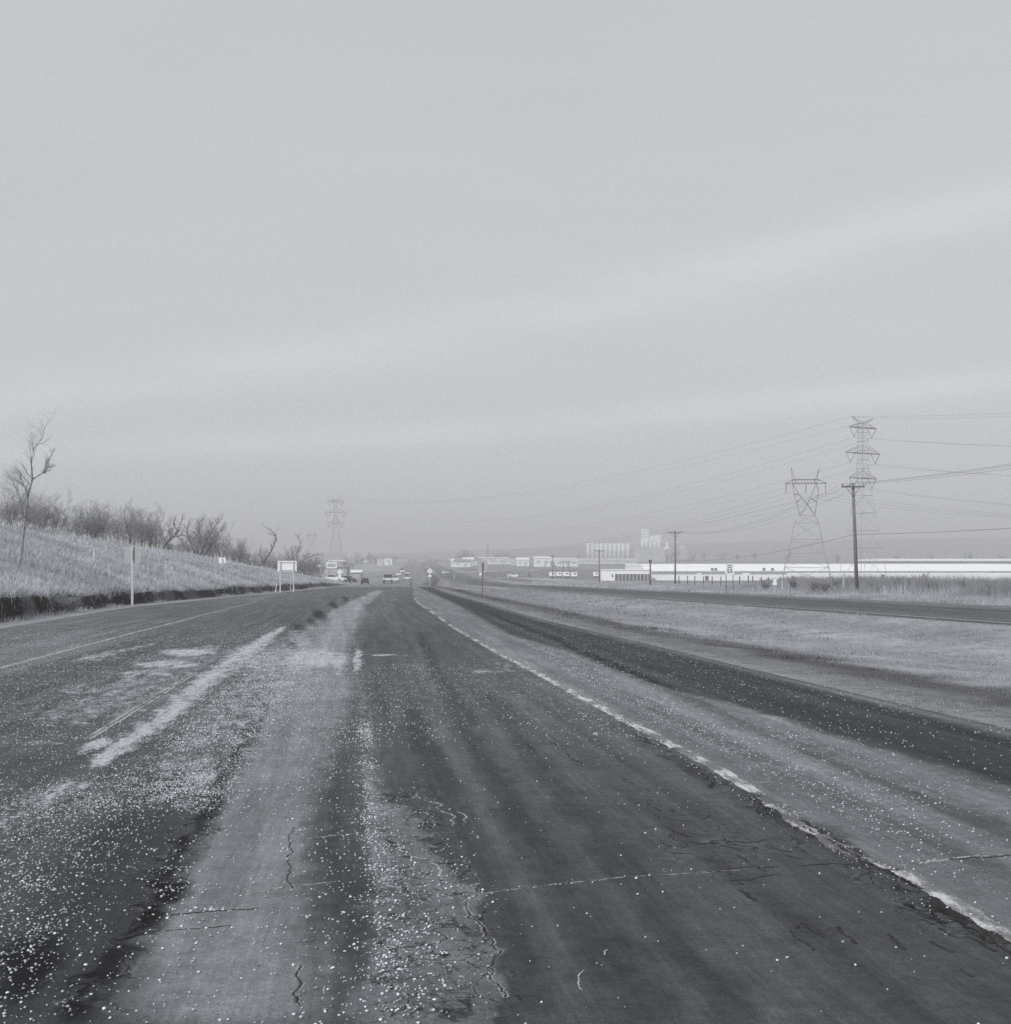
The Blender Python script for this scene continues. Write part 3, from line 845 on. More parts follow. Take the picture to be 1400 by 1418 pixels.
# ------------------------------------------------------------------ grass
def blades(name, X, Y, h, lean, tone, per, label, cat, wid=.012):
    n = len(X)
    X = np.repeat(X, per); Y = np.repeat(Y, per); h = np.repeat(h, per) * rng.uniform(.45, 1.15, n * per); tone = np.repeat(tone, per)
    w = np.broadcast_to(wid, (n,)); w = np.repeat(w, per)
    m = n * per
    X = X + rng.normal(0, 1, m) * .05 * (1 + h); Y = Y + rng.normal(0, 1, m) * .05 * (1 + h)
    Z = ground(X, Y) - .02
    a = rng.random(m) * 6.283
    wd = w * rng.uniform(.6, 1.4, m)
    dx, dy = np.cos(a), np.sin(a)
    ln_ = lean * rng.normal(0, 1, m) * h; b = rng.random(m) * 6.283
    tx, ty = X + np.cos(b) * ln_, Y + np.sin(b) * ln_
    V = np.stack([np.stack([X - dx * wd, Y - dy * wd, Z], -1), np.stack([X + dx * wd, Y + dy * wd, Z], -1), np.stack([tx, ty, Z + h], -1)], 1)
    Fc = np.arange(m * 3).reshape(m, 3)
    t3 = np.repeat((tone * rng.uniform(.82, 1.18, m))[:, None], 3, 1)
    o = np_mesh(name, V, Fc, M['blade'], {'tone': t3}, False, 3)
    return tag(o, label, cat, kind='stuff')


def grass():
    # median
    n = 60000
    Y = 9 * (150 / 9) ** rng.random(n); t = rng.random(n)
    xr, c2 = XR(Y), np.minimum(C2(Y), .43 * Y + 1)
    X = xr + .15 + (c2 - xr - .5) * t
    ok = (X > xr + .1) & (X < C2(Y) - .35); X, Y = X[ok], Y[ok]
    mo = X - XR(Y)
    keep = rng.random(len(X)) < np.clip(.12 + sm((mo - .8) / 1.2), 0, 1) * (.35 + .9 * vnoise(X, Y, 1.2, 41)); X, Y, mo = X[keep], Y[keep], mo[keep]
    tn = 156 - (14 + 56 * vnoise(X, Y, 1.1, 67)) * sm((mo - .6) / .6) * sm((3.3 - mo) / .9) + 26 * (vnoise(X, Y, 2.0, 42) - .5)
    h = (.03 + .11 * vnoise(X, Y, .7, 43) ** 2) * np.clip(.8 + Y / 120, 1, 2)
    blades('median_grass', X, Y, h, .7, alb(tn) * 1.2, 4, 'short dry grass covering the median between the two carriageways', 'grass', .0035 + .00016 * Y)
    # hillside on the left
    n = 66000
    Y = 28 * (235 / 28) ** rng.random(n); u = 2.0 + 40 * rng.random(n) ** 1.5
    X = XL(Y) - u
    ok = (X > -.40 * Y - 2); X, Y, u = X[ok], Y[ok], u[ok]
    tn = 152 + 30 * (vnoise(X, Y, 2.5, 44) - .5) + 20 * (vnoise(X, Y, 8, 45) - .5)
    h = (.22 + .28 * vnoise(X, Y, 1.6, 46)) * np.clip(1.25 - u / 60, .6, 1.3)
    blades('hillside_grass', X, Y, h * .85, .5, alb(tn) * 1.95, 4, 'tall dry grass covering the hillside left of the road', 'grass', .009 + .00016 * Y)
    # tufts hanging over the cut bank
    n = 5200
    Y = 28 * (205 / 28) ** rng.random(n)
    jag = (vnoise(Y * 0 + 3, Y, 1.3, 5) - .5) * .5 + (vnoise(Y * 0 + 9, Y, 4.0, 6) - .5) * .7
    X = XL(Y) - 2.0 - jag * .6 - rng.random(n) * .35
    blades('bank_tufts', X, Y, .22 + .2 * rng.random(n), .8, 1.8 * alb(140 + 20 * rng.random(n)), 5, 'ragged grass tufts overhanging the dark cut bank', 'grass', .008 + .00014 * Y)
    n = 1500
    Y = 28 * (180 / 28) ** rng.random(n); k_ = vnoise(Y * 0, Y, 2.3, 62); Y = Y[k_ > .55]; n = len(Y)
    X = XL(Y) - .9 - rng.random(n) * .9
    blades('verge_tufts', X, Y, .10 + .16 * rng.random(n), .7, 1.5 * alb(140 + 20 * rng.random(n)), 5, 'small dry tufts at the foot of the dark cut bank', 'grass', .008 + .00014 * Y)
    # tall weeds beyond the far carriageway
    n = 56000
    Y = 55 * (330 / 55) ** rng.random(n); w = 3.0 + 32 * rng.random(n) ** 1.25
    X = C3(Y) + w
    ok = (X < .42 * Y + 2) & (X > (.02 * Y)); X, Y, w = X[ok], Y[ok], w[ok]
    px = CX + FOC * X / Y
    tall = sm((px - 980) / 130) * sm((w - 6) / 5)
    h = .22 + .15 * rng.random(len(X)) + tall * (.55 + .75 * vnoise(X, Y, 3.5, 47))
    tn = 148 - 24 * tall + 34 * (vnoise(X, Y, 3, 48) - .5)
    blades('tall_weeds', X, Y, h, .22, np.minimum(alb(tn) * 1.75, .8), 4, 'tall dry weeds along the verge beyond the far carriageway', 'weeds', .008 + .00013 * Y)


grass()


# ------------------------------------------------------------------ bare trees
def sprout(stems, seed, twig_len=.9, dens=1.0, levels=3, r0=.10, thin=1.0, taper=0.0, low=.25):
    """stems: list of polylines (Vectors). returns trunk mesh builder and crown mesh builder"""
    rd = random.Random(seed)
    tr, cr = MB(), MB()

    def limb(p, d, L, r, lev):
        n = 4 if lev < 2 else 3
        pts = [p]; dd = d.normalized()
        for i in range(n):
            dd = (dd + Vector((rd.gauss(0, .22), rd.gauss(0, .22), rd.gauss(.05, .16)))).normalized()
            pts.append(pts[-1] + dd * L / n)
        rads = [max(r * (1 - .72 * i / n), .0032 * thin) for i in range(n + 1)]
        (tr if lev == 0 else cr).tube(pts, rads, 4 if lev == 0 else 3, False)
        if lev >= levels: return
        k = max(2, int(dens * (5 if lev == 0 else 5 if lev == 1 else 4)))
        for j in range(k):
            t = .22 + .78 * (j + rd.random()) / k
            i = min(int(t * n), n - 1); q = pts[i].lerp(pts[i + 1], t * n - i)
            ax = (pts[i + 1] - pts[i]).normalized()
            sd = ax.cross(Vector((rd.gauss(0, 1), rd.gauss(0, 1), rd.gauss(0, 1)))).normalized()
            a = rd.uniform(.45, .95)
            nd = ax * math.cos(a) + sd * math.sin(a) + Vector((0, 0, .16))
            limb(q, nd, L * rd.uniform(.42, .68) * (1.05 - .3 * t), max(rads[i] * .5, .0042 * thin), lev + 1)

    for si, st in enumerate(stems):
        n = len(st); f_ = 1 if si == 0 or not taper else taper
        rr = [f_ * r0 * (1 - .82 * i / (n - 1)) for i in range(n)]
        tr.tube(st, rr, 6, True)
        tot = sum((st[i + 1] - st[i]).length for i in range(n - 1))
        k = max(4, int(7 * dens))
        for j in range(k):
            t = low + (1 - low) * (j + rd.random()) / k
            x = t * (n - 1); i = min(int(x), n - 2); q = st[i].lerp(st[i + 1], x - i)
            ax = (st[i + 1] - st[i]).normalized(); az = rd.random() * 6.283
            nd = ax * .75 + Vector((math.cos(az), math.sin(az), .25)) * rd.uniform(.5, .9)
            limb(q, nd, tot * twig_len * rd.uniform(.26, .46) * (1.2 - .55 * t), max(rr[i] * .5, .012 * thin), 1 if t > .5 else 0)
    return tr, cr


def stem_path(rd, h, lean=(0, 0), bend=.08, n=6, fr=(0, 0)):
    pts = [Vector((fr[0], fr[1], -.15))]
    for i in range(1, n + 1):
        t = i / n
        pts.append(Vector((fr[0] + lean[0] * t ** 1.3 + rd.gauss(0, bend) * h * .12, fr[1] + lean[1] * t ** 1.3 + rd.gauss(0, bend) * h * .12, h * t)))
    return pts


def make_tree(name, label, cat, loc, stems, seed, group=None, bark='bark', **kw):
    t = thing(name, label, cat, loc, 0, group)
    a, b = sprout(stems, seed, **kw)
    a.build('trunk', M['bark_dark' if group else bark], t); b.build('crown', M['twig'], t)
    return t


def px2m(pts, px, row, Y, seed=0):
    """stem drawn in survey units -> local metres with some depth wander"""
    rd = random.Random(seed); o = []
    for i, (x, y) in enumerate(pts):
        o.append(Vector(((x - px) * Y / FOC, rd.gauss(0, .12) * i * .4, (row - y) * Y / FOC)))
    return o


HG = 'bare trees along the hill crest'
# tall slender tree at the left end of the slope
Yt = 62
p = on(24, Yt)
zrow = HR - FOC * (p.z - EYE) / Yt
st = px2m([(24, zrow + 2), (29, 765), (33, 735), (37, 705), (42, 682), (45, 664), (46, 640), (52, 622), (58, 606), (61, 590)], 24, zrow, Yt, 1)
st2 = px2m([(33, 735), (22, 700), (26, 676), (30, 664), (27, 640), (33, 610), (30, 585), (36, 560)], 24, zrow, Yt, 2)
st3 = px2m([(45, 664), (58, 655), (67, 640), (73, 624)], 24, zrow, Yt, 3)
make_tree('bare_tree', 'tall slender bare tree with pale forked trunk standing on the grassy slope at far left', 'tree', p, [st, st3], 5, None, 'bark_pale', twig_len=.62, dens=2.1, r0=.07, levels=2, taper=.5, thin=.6)


def crest_Y(px):
    return float(np.interp(px, [25, 82, 130, 170, 212, 275, 328, 380, 411, 450], [100, 112, 125, 138, 150, 170, 185, 205, 215, 230]))


rd = random.Random(3)
named = [
    (130, 702, 'round bushy bare tree of the crest group, behind the short white stake', 4, 1.9, 21),
    (180, 702, 'upright bare tree rising just above the roadside sign with the square board', 2, .7, 22),
    (207, 710, 'thin bare tree on the crest just right of the square sign', 2, .8, 23),
    (330, 742, 'small dark bare tree right of the little white sign on the crest', 2, .8, 25),
]
for px_, top, lab, ns, sp, sd in named:
    Y = crest_Y(px_) - 1; p = on(px_, Y); h = p and (EYE + (HR - top) / FOC * Y) - p.z
    r_ = random.Random(sd)
    make_tree('bare_tree', lab, 'tree', p, [stem_path(r_, h * r_.uniform(.72, .9), (r_.uniform(-1, 1) * sp, r_.uniform(-1, 1) * sp)) for _ in range(ns)], sd, HG, r0=.06, twig_len=.8, dens=1.5, low=.12)

# wide multi-stemmed tree and the forked leaning one
Y = crest_Y(275) + 2; p = on(275, Y); zr = HR - FOC * (p.z - EYE) / Y
S_ = [px2m(q, 275, zr, Y, i) for i, q in enumerate((
    [(274, zr + 1), (281, 760), (288, 745), (297, 730), (304, 720)], [(272, zr + 1), (268, 762), (262, 748), (259, 736), (262, 724)], [(275, zr + 1), (274, 758), (277, 742), (275, 728), (279, 719)],
    [(277, zr + 1), (288, 760), (300, 744), (309, 728)], [(270, zr + 1), (262, 764), (254, 752), (247, 744)]))]
make_tree('bare_tree', 'wide many stemmed bare tree with dark trunks near the right end of the crest group', 'tree', p, S_, 31, HG, r0=.14, twig_len=.62, dens=1.9)
Y = crest_Y(224) + 1; p = on(223, Y); zr = HR - FOC * (p.z - EYE) / Y
S_ = [px2m(q, 223, zr, Y, i + 9) for i, q in enumerate(([(223, zr + 1), (229, 754), (238, 745), (246, 736), (251, 722), (252, 714)], [(229, 754), (236, 744), (234, 730), (238, 718)], [(246, 736), (240, 726), (243, 714)], [(240, 744), (250, 742), (256, 732)]))]
make_tree('bare_tree', 'leaning forked bare tree bending right left of the many stemmed tree', 'tree', p, S_, 32, HG, r0=.12, twig_len=.5, dens=1.4, taper=.6)
Y = crest_Y(352) + 1; p = on(352, Y); zr = HR - FOC * (p.z - EYE) / Y
S_ = [px2m(q, 352, zr, Y, i + 19) for i, q in enumerate(([(352, zr + 1), (364, 780), (373, 768), (379, 756), (383.5, 748), (381, 740), (374, 734), (368, 731)], [(364, 780), (360, 766), (362, 756)], [(383, 748), (380, 742), (371, 738)]))]
make_tree('bare_tree', 'crooked bare tree whose trunk hooks back to the left at its top', 'tree', p, S_, 33, HG, r0=.13, twig_len=.36, dens=1.3, taper=.6)
Y = crest_Y(408) + 4; p = on(408, Y); zr = HR - FOC * (p.z - EYE) / Y
S_ = [px2m(q, 408, zr, Y, i + 29) for i, q in enumerate(([(408, zr + 1), (411, 775), (413, 762), (416, 750), (413, 740)], [(411, 782), (418, 776), (428, 771), (438, 768.5), (446, 768)], [(409, 785), (405, 770), (403, 758)]))]
make_tree('bare_tree', 'bare tree behind the white board sign with one long branch arching right', 'tree', p, S_, 34, HG, r0=.09, twig_len=.45, dens=1.5, taper=.8)

# thicket trees sharing a few meshes
protos = []
for i in range(5):
    r_ = random.Random(50 + i)
    a, b = sprout([stem_path(r_, r_.uniform(2.6, 3.8), (r_.uniform(-1.5, 1.5), r_.uniform(-1.5, 1.5)), fr=(r_.uniform(-.9, .9), r_.uniform(-.9, .9))) for _ in range(8)], 60 + i, twig_len=.8, dens=1.1, r0=.032, low=.05)
    t = thing('thicket_tree', 'grey bare thicket tree in the dense row along the hill crest', 'tree', (0, 0, 0), 0, 'thicket trees along the hill crest')
    a.build('trunk', M['bark'], t); b.build('crown', M['twig'], t); protos.append(t)
spots = []
for x0_, x1_, top_, edge_, n_ in ((4, 50, 681, 696, 5), (46, 82, 685, 712, 4), (90, 120, 701, 724, 3), (116, 162, 696, 724, 5), (169, 194, 701, 734, 3), (196, 220, 708, 738, 3), (224, 260, 744, 752, 4), (262, 312, 722, 768, 5), (318, 346, 748, 766, 4), (346, 388, 764, 774, 6), (386, 412, 762, 778, 4), (408, 444, 768, 784, 5)):
    for j_ in range(n_):
        q_ = (j_ + .5) / n_ * 2 - 1
        spots.append((x0_ + (x1_ - x0_) * (j_ + .5) / n_ + rd.uniform(-2, 2), edge_ + (top_ - edge_) * math.sqrt(max(0, 1 - q_ * q_)) + rd.uniform(-2.5, 2.5)))
for i, (px_, top) in enumerate(spots):
    Y = crest_Y(px_) + rd.uniform(-3, 3); p = on(px_, Y)
    h = EYE + (HR - top) / FOC * Y - p.z
    o = protos[i] if i < 5 else copy_tree(protos[i % 5])
    s = max(h, 1.2) / 3.75
    o.location = p; o.rotation_euler = (0, 0, rd.random() * 6.28); k_ = rd.uniform(.8, 1.05); o.scale = (max(s, .75) * k_, max(s, .75) * k_, s)

# low brush on the left slope and dark bushes at its foot
bush_p = []
for i in range(3):
    r_ = random.Random(80 + i)
    a, b = sprout([stem_path(r_, r_.uniform(.7, 1.0), (r_.uniform(-.5, .5), r_.uniform(-.5, .5)), n=4) for _ in range(9)], 90 + i, twig_len=.9, dens=1.0, r0=.02, thin=.9)
    bush_p.append((a, b))


def bush(px, Y, h, w, label, group, i, mat='twig'):
    a, b = bush_p[i % 3]
    t = thing('bare_shrub', label, 'shrub', on(px, Y), i * 1.7, group)
    for mb, nm, mt in ((a, 'stems', M['bark']), (b, 'twigs', M[mat])):
        key = 'shrub_%s_%d' % (nm, i % 3)
        me = bpy.data.meshes.get(key)
        if me is None:
            me = bpy.data.meshes.new(key); me.from_pydata(mb.v, [], mb.f); me.materials.append(mt)
        o = bpy.data.objects.new(nm, me); COL.objects.link(o); o.parent = t
    t.scale = (w, w, h * .8)
    return t


SG = 'bare shrubs in the weeds beyond the far carriageway'
for i, (px_, Y, h, w) in enumerate(((1098, 118, 1.5, 1.0), (1128, 112, 1.6, 1.2), (1142, 110, 1.4, 1.1), (1160, 116, 1.5, 1.0), (1243, 104, 1.7, 1.3), (1256, 102, 1.6, 1.2), (1278, 100, 1.7, 1.3), (1292, 99, 1.5, 1.2), (1335, 96, 1.4, 1.1), (1368, 94, 1.3, 1.0), (1205, 108, 1.3, 1.0), (1060, 122, 1.3, 1.0))):
    bush(px_, Y, h, w, 'leafless shrub among tall weeds between the far carriageway and the white warehouse', SG, i)
bush(94, 55, .8, 1.1, 'dark wide shrub on the cut bank below the short white stake', None, 2)


# ------------------------------------------------------------------ signs
def round_board(mb, w, h, z, y, t=.006, r=.04):
    pts = []
    for cx, cz, a0 in ((w / 2 - r, h / 2 - r, 0), (-w / 2 + r, h / 2 - r, 90), (-w / 2 + r, -h / 2 + r, 180), (w / 2 - r, -h / 2 + r, 270)):
        for k in range(4):
            a = R(a0 + 30 * k); pts.append((cx + r * math.cos(a), z + cz + r * math.sin(a)))
    mb.prism(pts, y - t / 2, y + t / 2); return mb


def u_post(mb, x, y, z0, z1, w=.06):
    mb.box((x, y, (z0 + z1) / 2), (w, .012, z1 - z0))
    for s in (-1, 1): mb.box((x + s * (w / 2 + .004), y + .018, (z0 + z1) / 2), (.012, .045, z1 - z0))
    return mb


def rail(mb, x0, x1, z, y): return mb.box(((x0 + x1) / 2, y, z), (x1 - x0, .03, .06))


# square board seen from behind, left
Y = 67.9; p = on(183, Y)
t = thing('road_sign', 'square grey road sign seen from behind on a tall post beside the left bank', 'sign', p)
m1 = MB(); u_post(m1, 0, 0, -.2, 2.93, .085); m1.build('post', M['post_light'], t)
m2 = MB(); round_board(m2, .82, .82, 2.5, .06); m2.build('board', M['sign_back'], t)
m3 = MB(); m3.box((0, -.02, 2.5), (.05, .03, .5)); m3.build('clamp', M['post_light'], t)

# board on two posts
Y = 118; p = on(397.5, Y); k = Y / FOC
t = thing('board_sign', 'wide white board sign seen from behind on two posts left of the road', 'sign', p)
for x in (388, 406.4):
    m1 = MB(); u_post(m1, (x - 397.5) * k, 0, -.3, 43 * k, .085); m1.build('post', M['post_light'], t)
m2 = MB(); round_board(m2, 26.5 * k, 15 * k, 36 * k, .07, .01); m2.build('board', M['sign_white'], t)
m3 = MB(); rail(m3, -11.5 * k, 11.5 * k, 41.3 * k, .045); rail(m3, -11.5 * k, 11.5 * k, 30.2 * k, .045); m3.build('stiffener', M['sign_back'], t)

Y = 128; p = on(402, Y); k = Y / FOC
t = thing('road_sign', 'small sign on a slanted thin post under the right edge of the white board', 'sign', p)
m1 = MB(); m1.bar((0, 0, -.2), (.9 * k, 0, 30 * k), .035); m1.build('post', M['post_light'], t)
m2 = MB(); round_board(m2, 4.5 * k, 5 * k, 26 * k, -.06); m2.build('board', M['sign_back'], t)
t.rotation_euler = (0, 0, .15)
Y = 116; p = on(381.5, Y)
t = thing('marker_stake', 'short white stake leaning right beside the left post of the white board', 'stake', p)
m1 = MB(); m1.bar((0, 0, -.1), (.10, 0, .72), .03); m1.build('shaft', M['sign_white'], t)
m1 = MB(); m1.box((.015, -.035, .12), (.11, .02, .2)); m1.build('reflector', M['post_light'], t)

# short stake on the slope
Y = stand(130, 775, 50, 118); p = on(130, Y)
t = thing('marker_stake', 'short white stake standing alone on the grassy hillside', 'stake', p)
m1 = MB(); m1.box((0, 0, .30), (.07, .05, .7), 0, .8); m1.build('shaft', M['sign_white'], t)
m1 = MB(); m1.box((0, -.032, .52), (.06, .01, .12)); m1.build('reflector', M['post_light'], t)

# little sign on the crest
Y = stand(307.5, 787, 110, 178); p = on(307.5, Y); k = Y / FOC
t = thing('road_sign', 'little white sign seen from behind on the hill crest between bare trees', 'sign', p)
zr = HR - FOC * (p.z - EYE) / Y
m1 = MB(); u_post(m1, 0, 0, -.2, (zr - 772.5) * k, .09); m1.build('post', M['post_light'], t)
m2 = MB(); round_board(m2, 9.4 * k, 8 * k, (zr - 776) * k, .07); m2.build('board', M['sign_white'], t)

# median sign with plate
Y = 118; p = on(668.3, Y); k = Y / FOC
t = thing('road_sign', 'tall grey sign seen from behind on one post in the grass median, small plate below', 'sign', p)
zr = HR - FOC * (p.z - EYE) / Y
m1 = MB(); u_post(m1, 0, 0, -.2, (zr - 779) * k, .075); m1.build('post', M['post_dark'], t)
m2 = MB(); round_board(m2, 12.6 * k, 14.5 * k, (zr - 784) * k, .07); m2.build('board', M['sign_back'], t)
m2 = MB(); round_board(m2, 3.2 * k, 3.6 * k, (zr - 795) * k, .07, r=.02)
for v in range(len(m2.v)): m2.v[v] = (m2.v[v][0] - 3.2 * k, m2.v[v][1], m2.v[v][2])
m2.build('plate', M['sign_white'], t)


def diamond_sign(px, Y, size, rowc, label, plate, mark):
    p = on(px, Y); k = Y / FOC; zr = HR - FOC * (p.z - EYE) / Y
    t = thing('warning_sign', label, 'sign', p)
    zc = (zr - rowc) * k; h = size * k
    m1 = MB(); m1.box((0, .05, (zc + h * .7 - .2) / 2), (.08, .06, zc + h * .7 + .2)); m1.build('post', M['post_light'], t)
    m2 = MB(); m2.prism([(0, zc - h), (h, zc), (0, zc + h), (-h, zc)], -.006, .006); m2.build('diamond', M['sign_white'], t)
    if mark == 'arrow':
        m3 = MB(); m3.prism([(-h * .1, zc - h * .45), (h * .1, zc - h * .45), (h * .1, zc + h * .1), (h * .24, zc + h * .1), (0, zc + h * .5), (-h * .24, zc + h * .1), (-h * .1, zc + h * .1)], -.012, -.0065)
        m3.build('symbol', M['sign_back'], t)
    w, hh, rc = plate
    m4 = MB(); round_board(m4, w * k, hh * k, (zr - rc) * k, 0, r=.03); m4.build('plate', M['sign_white'], t)


diamond_sign(595.3, 205, 4.2, 791, 'white diamond warning sign with a small plate below in the grass median', (4.6, 2.8, 797.5), 'arrow')
diamond_sign(470.5, 232, 4.1, 792, 'pale diamond warning sign with a plate beside the parked cars on the left', (4.6, 4.4, 798.3), 'none')

# speed limit sign
Y = 120; p = on(1010.5, Y); k = Y / FOC; zr = HR - FOC * (p.z - EYE) / Y
t = thing('speed_limit_sign', 'white speed limit 55 sign on two thin posts before the warehouse', 'sign', p)
for x in (-4.8, 4.8):
    m1 = MB(); u_post(m1, x * k, .05, -.3, (zr - 782) * k, .045); m1.build('post', M['post_dark'], t)
w_, h_, zc = 11.8 * k, 14.6 * k, (zr - 788.3) * k
m2 = MB(); round_board(m2, w_, h_, zc, 0, .01); m2.build('board', M['sign_white'], t)


def lettering(txt, size, loc, parent, mat):
    cu = bpy.data.curves.new('lettering', 'FONT'); cu.body = txt; cu.size = size; cu.align_x = 'CENTER'; cu.align_y = 'CENTER'; cu.extrude = .002; cu.offset = size * .02
    o = bpy.data.objects.new('tmp_text', cu); COL.objects.link(o)
    bpy.context.view_layer.update()
    me = bpy.data.meshes.new_from_object(o.evaluated_get(bpy.context.evaluated_depsgraph_get()))
    bpy.data.objects.remove(o)
    me.materials.clear(); me.materials.append(mat); me.name = 'lettering'
    q = bpy.data.objects.new('lettering', me); COL.objects.link(q); q.parent = parent; q.location = loc; q.rotation_euler = (R(90), 0, 0)
    return q


lettering('SPEED', .17, (0, -.009, zc + .32), t, M['sign_dark'])
lettering('LIMIT', .17, (0, -.009, zc + .15), t, M['sign_dark'])
lettering('55', .52, (0, -.009, zc - .18), t, M['sign_dark'])

# small route sign
Y = 118; p = on(1073, Y); k = Y / FOC; zr = HR - FOC * (p.z - EYE) / Y
t = thing('route_marker', 'small stacked white marker sign low in the weeds right of the speed sign', 'sign', p)
m1 = MB(); u_post(m1, 0, .04, -.2, (zr - 803) * k, .05); m1.build('post', M['post_light'], t)
m2 = MB(); round_board(m2, 4.6 * k, 3.6 * k, (zr - 803.6) * k, 0, r=.04); m2.build('plate', M['sign_white'], t)
m2 = MB(); round_board(m2, 6.2 * k, 4.6 * k, (zr - 808) * k, 0, r=.1); m2.build('board', M['sign_white'], t)

for px_, Y, h, lab in ((1225.5, 101, .62, 'short white marker post in the grass right of the big wooden pole'), (1253, 100, .42, 'tiny pale marker post right of the short white marker post'),
                       (1168, 112, 1.7, 'thin pale post in the weeds just left of the big wooden pole'), (1083, 119, 1.0, 'thin bent pale stake in the weeds beside the small stacked sign'),
                       (569, 178, .95, 'dark short post at the crest beside the end of the white lane line'), (629, 370, 1.9, 'white marker by the near side of the far carriageway')):
    p = on(px_, Y); t = thing('marker_post', lab, 'post', p)
    dk = 'dark' in lab
    m1 = MB(); m1.box((0, 0, h / 2 - .05), (.10 if not dk else .22, .06, h + .1), 0, .85); m1.build('shaft', M['post_dark' if dk else 'sign_white' if 'white' in lab else 'post_light'], t)
    m1 = MB(); m1.box((0, -.04, h * .82), (.08, .012, .12)); m1.build('reflector', M['post_light'], t)

# fence posts in the weeds
fp = None
for i, px_ in enumerate((940, 952, 962, 974, 986, 998, 1024, 1036, 1042, 1054, 1064, 1080, 1098)):
    Y = 190 - (px_ - 940) * .32
    p = on(px_, Y); h = 1.25 + .25 * rd.random()
    if fp is None:
        m1 = MB(); m1.tube([(0, 0, -.2), (.02, 0, 1.0)], .07, 6); fp = m1.build('fence_post', M['post_dark'])
        o = fp
    else:
        o = fp.copy(); COL.objects.link(o)
    tag(o, 'weathered wooden fence post rising from weeds in front of the white warehouse', 'fence post', 'fence posts before the warehouse')
    o.location = p; o.scale = (1, 1, h)


# ------------------------------------------------------------------ utility poles
def pole(px, Y, top, label, cat='utility pole', arm=1.9, side=0.0, box=False, rz=0.0, lean=0.0, r=.14):
    p = on(px, Y); h = EYE + (HR - top) / FOC * Y - p.z
    t = thing('utility_pole', label, cat, p, rz, 'wooden utility poles along the far carriageway')
    m1 = MB(); m1.tube([(0, 0, -.4), (lean * .5, 0, h * .5), (lean, 0, h)], [r, r * .88, r * .72], 9); m1.build('pole', M['wood'], t, True)
    if arm:
        za = h - .28
        m2 = MB(); m2.box((lean + side, -.16, za), (arm, .10, .13)); m2.build('crossarm', M['wood'], t)
        m3 = MB()
        for s in (-1, 1): m3.bar((lean + side + s * arm * .3, -.16, za - .05), (lean, -.14, za - .75), .02)
        m3.build('brace', M['post_dark'], t)
        for s in (-.94, -.3, .94):
            m4 = MB(); m4.lathe([(.03, 0), (.055, .03), (.03, .07), (.06, .1), (.02, .17)], (lean + side + s * arm / 2, -.16, za + .065), 8); m4.build('insulator', M['insulator'], t)
    if box:
        m5 = MB(); m5.lathe([(.01, -.28), (.2, -.26), (.2, .26), (.14, .32), (.01, .33)], (lean + .3, 0, h - 1.1), 10); m5.build('transformer', M['sign_back'], t)
    return t, h, p


P1, h1, q1 = pole(1187, 105, 669, 'big weathered wooden utility pole with a crossarm in front of the lattice tower', arm=1.75, side=-.02, lean=-.33, r=.15)
P2, h2, q2 = pole(935, 205, 735, 'wooden utility pole with crossarm before the left half of the warehouse', arm=2.2)
P3, h3, q3 = pole(830, 300, 761, 'wooden utility pole left of the low garage building', arm=2.2)
P4, h4, q4 = pole(765.5, 400, 768, 'wooden utility pole before the distant white sheds', arm=1.6)
P5, h5, q5 = pole(900.5, 178, 778, 'short stout pole with a dark box on top at the garage corner', arm=0)
m1 = MB(); m1.box((0, 0, h5 + .1), (.42, .3, .34)); m1.build('lamp_box', M['post_dark'], P5)
for px_, lab in ((780, 'left pole of a pair of thin crossarmed poles among white trailers'), (788, 'right pole of a pair of thin crossarmed poles among white trailers')):
    pole(px_, 460, 776.5, lab, arm=2.4)
# lamp standard by the left business
p = on(446.6, 240); hk = EYE + (HR - 768) / FOC * 240 - p.z
t = thing('street_lamp', 'grey street lamp standing left of the white roadside sign', 'street lamp', p)
m1 = MB(); m1.tube([(0, 0, -.2), (0, 0, hk - .2), (-.15, 0, hk), (-.8, 0, hk + .05)], [.11, .08, .07, .05], 7); m1.build('pole', M['sign_back'], t)
m1 = MB(); m1.box((-.95, 0, hk + .02), (.6, .25, .16), 0, .7); m1.build('lamp_head', M['post_dark'], t)


# ------------------------------------------------------------------ lattice towers
def lattice_leg(mb, z0, z1, w0, w1, n, r):
    """four-sided tapering lattice between two heights"""
    def cor(z):
        w = w0 + (w1 - w0) * (z - z0) / (z1 - z0)
        return [Vector((sx * w, sy * w, z)) for sx, sy in ((-1, -1), (1, -1), (1, 1), (-1, 1))]
    q = 0; zs = []
    for i in range(n + 1):
        t = i / n; t = t if abs(w0 - w1) < .3 * w0 else (1 - (1 - t) ** 1.0)
        zs.append(z0 + (z1 - z0) * t)
    for a, b in zip(zs[:-1], zs[1:]):
        A, B = cor(a), cor(b)
        for i in range(4):
            j = (i + 1) % 4
            mb.bar(A[i], B[i], r * 1.35)
            mb.bar(A[i], B[j], r * .55); mb.bar(A[j], B[i], r * .55)
            mb.bar(B[i], B[j], r * .8)


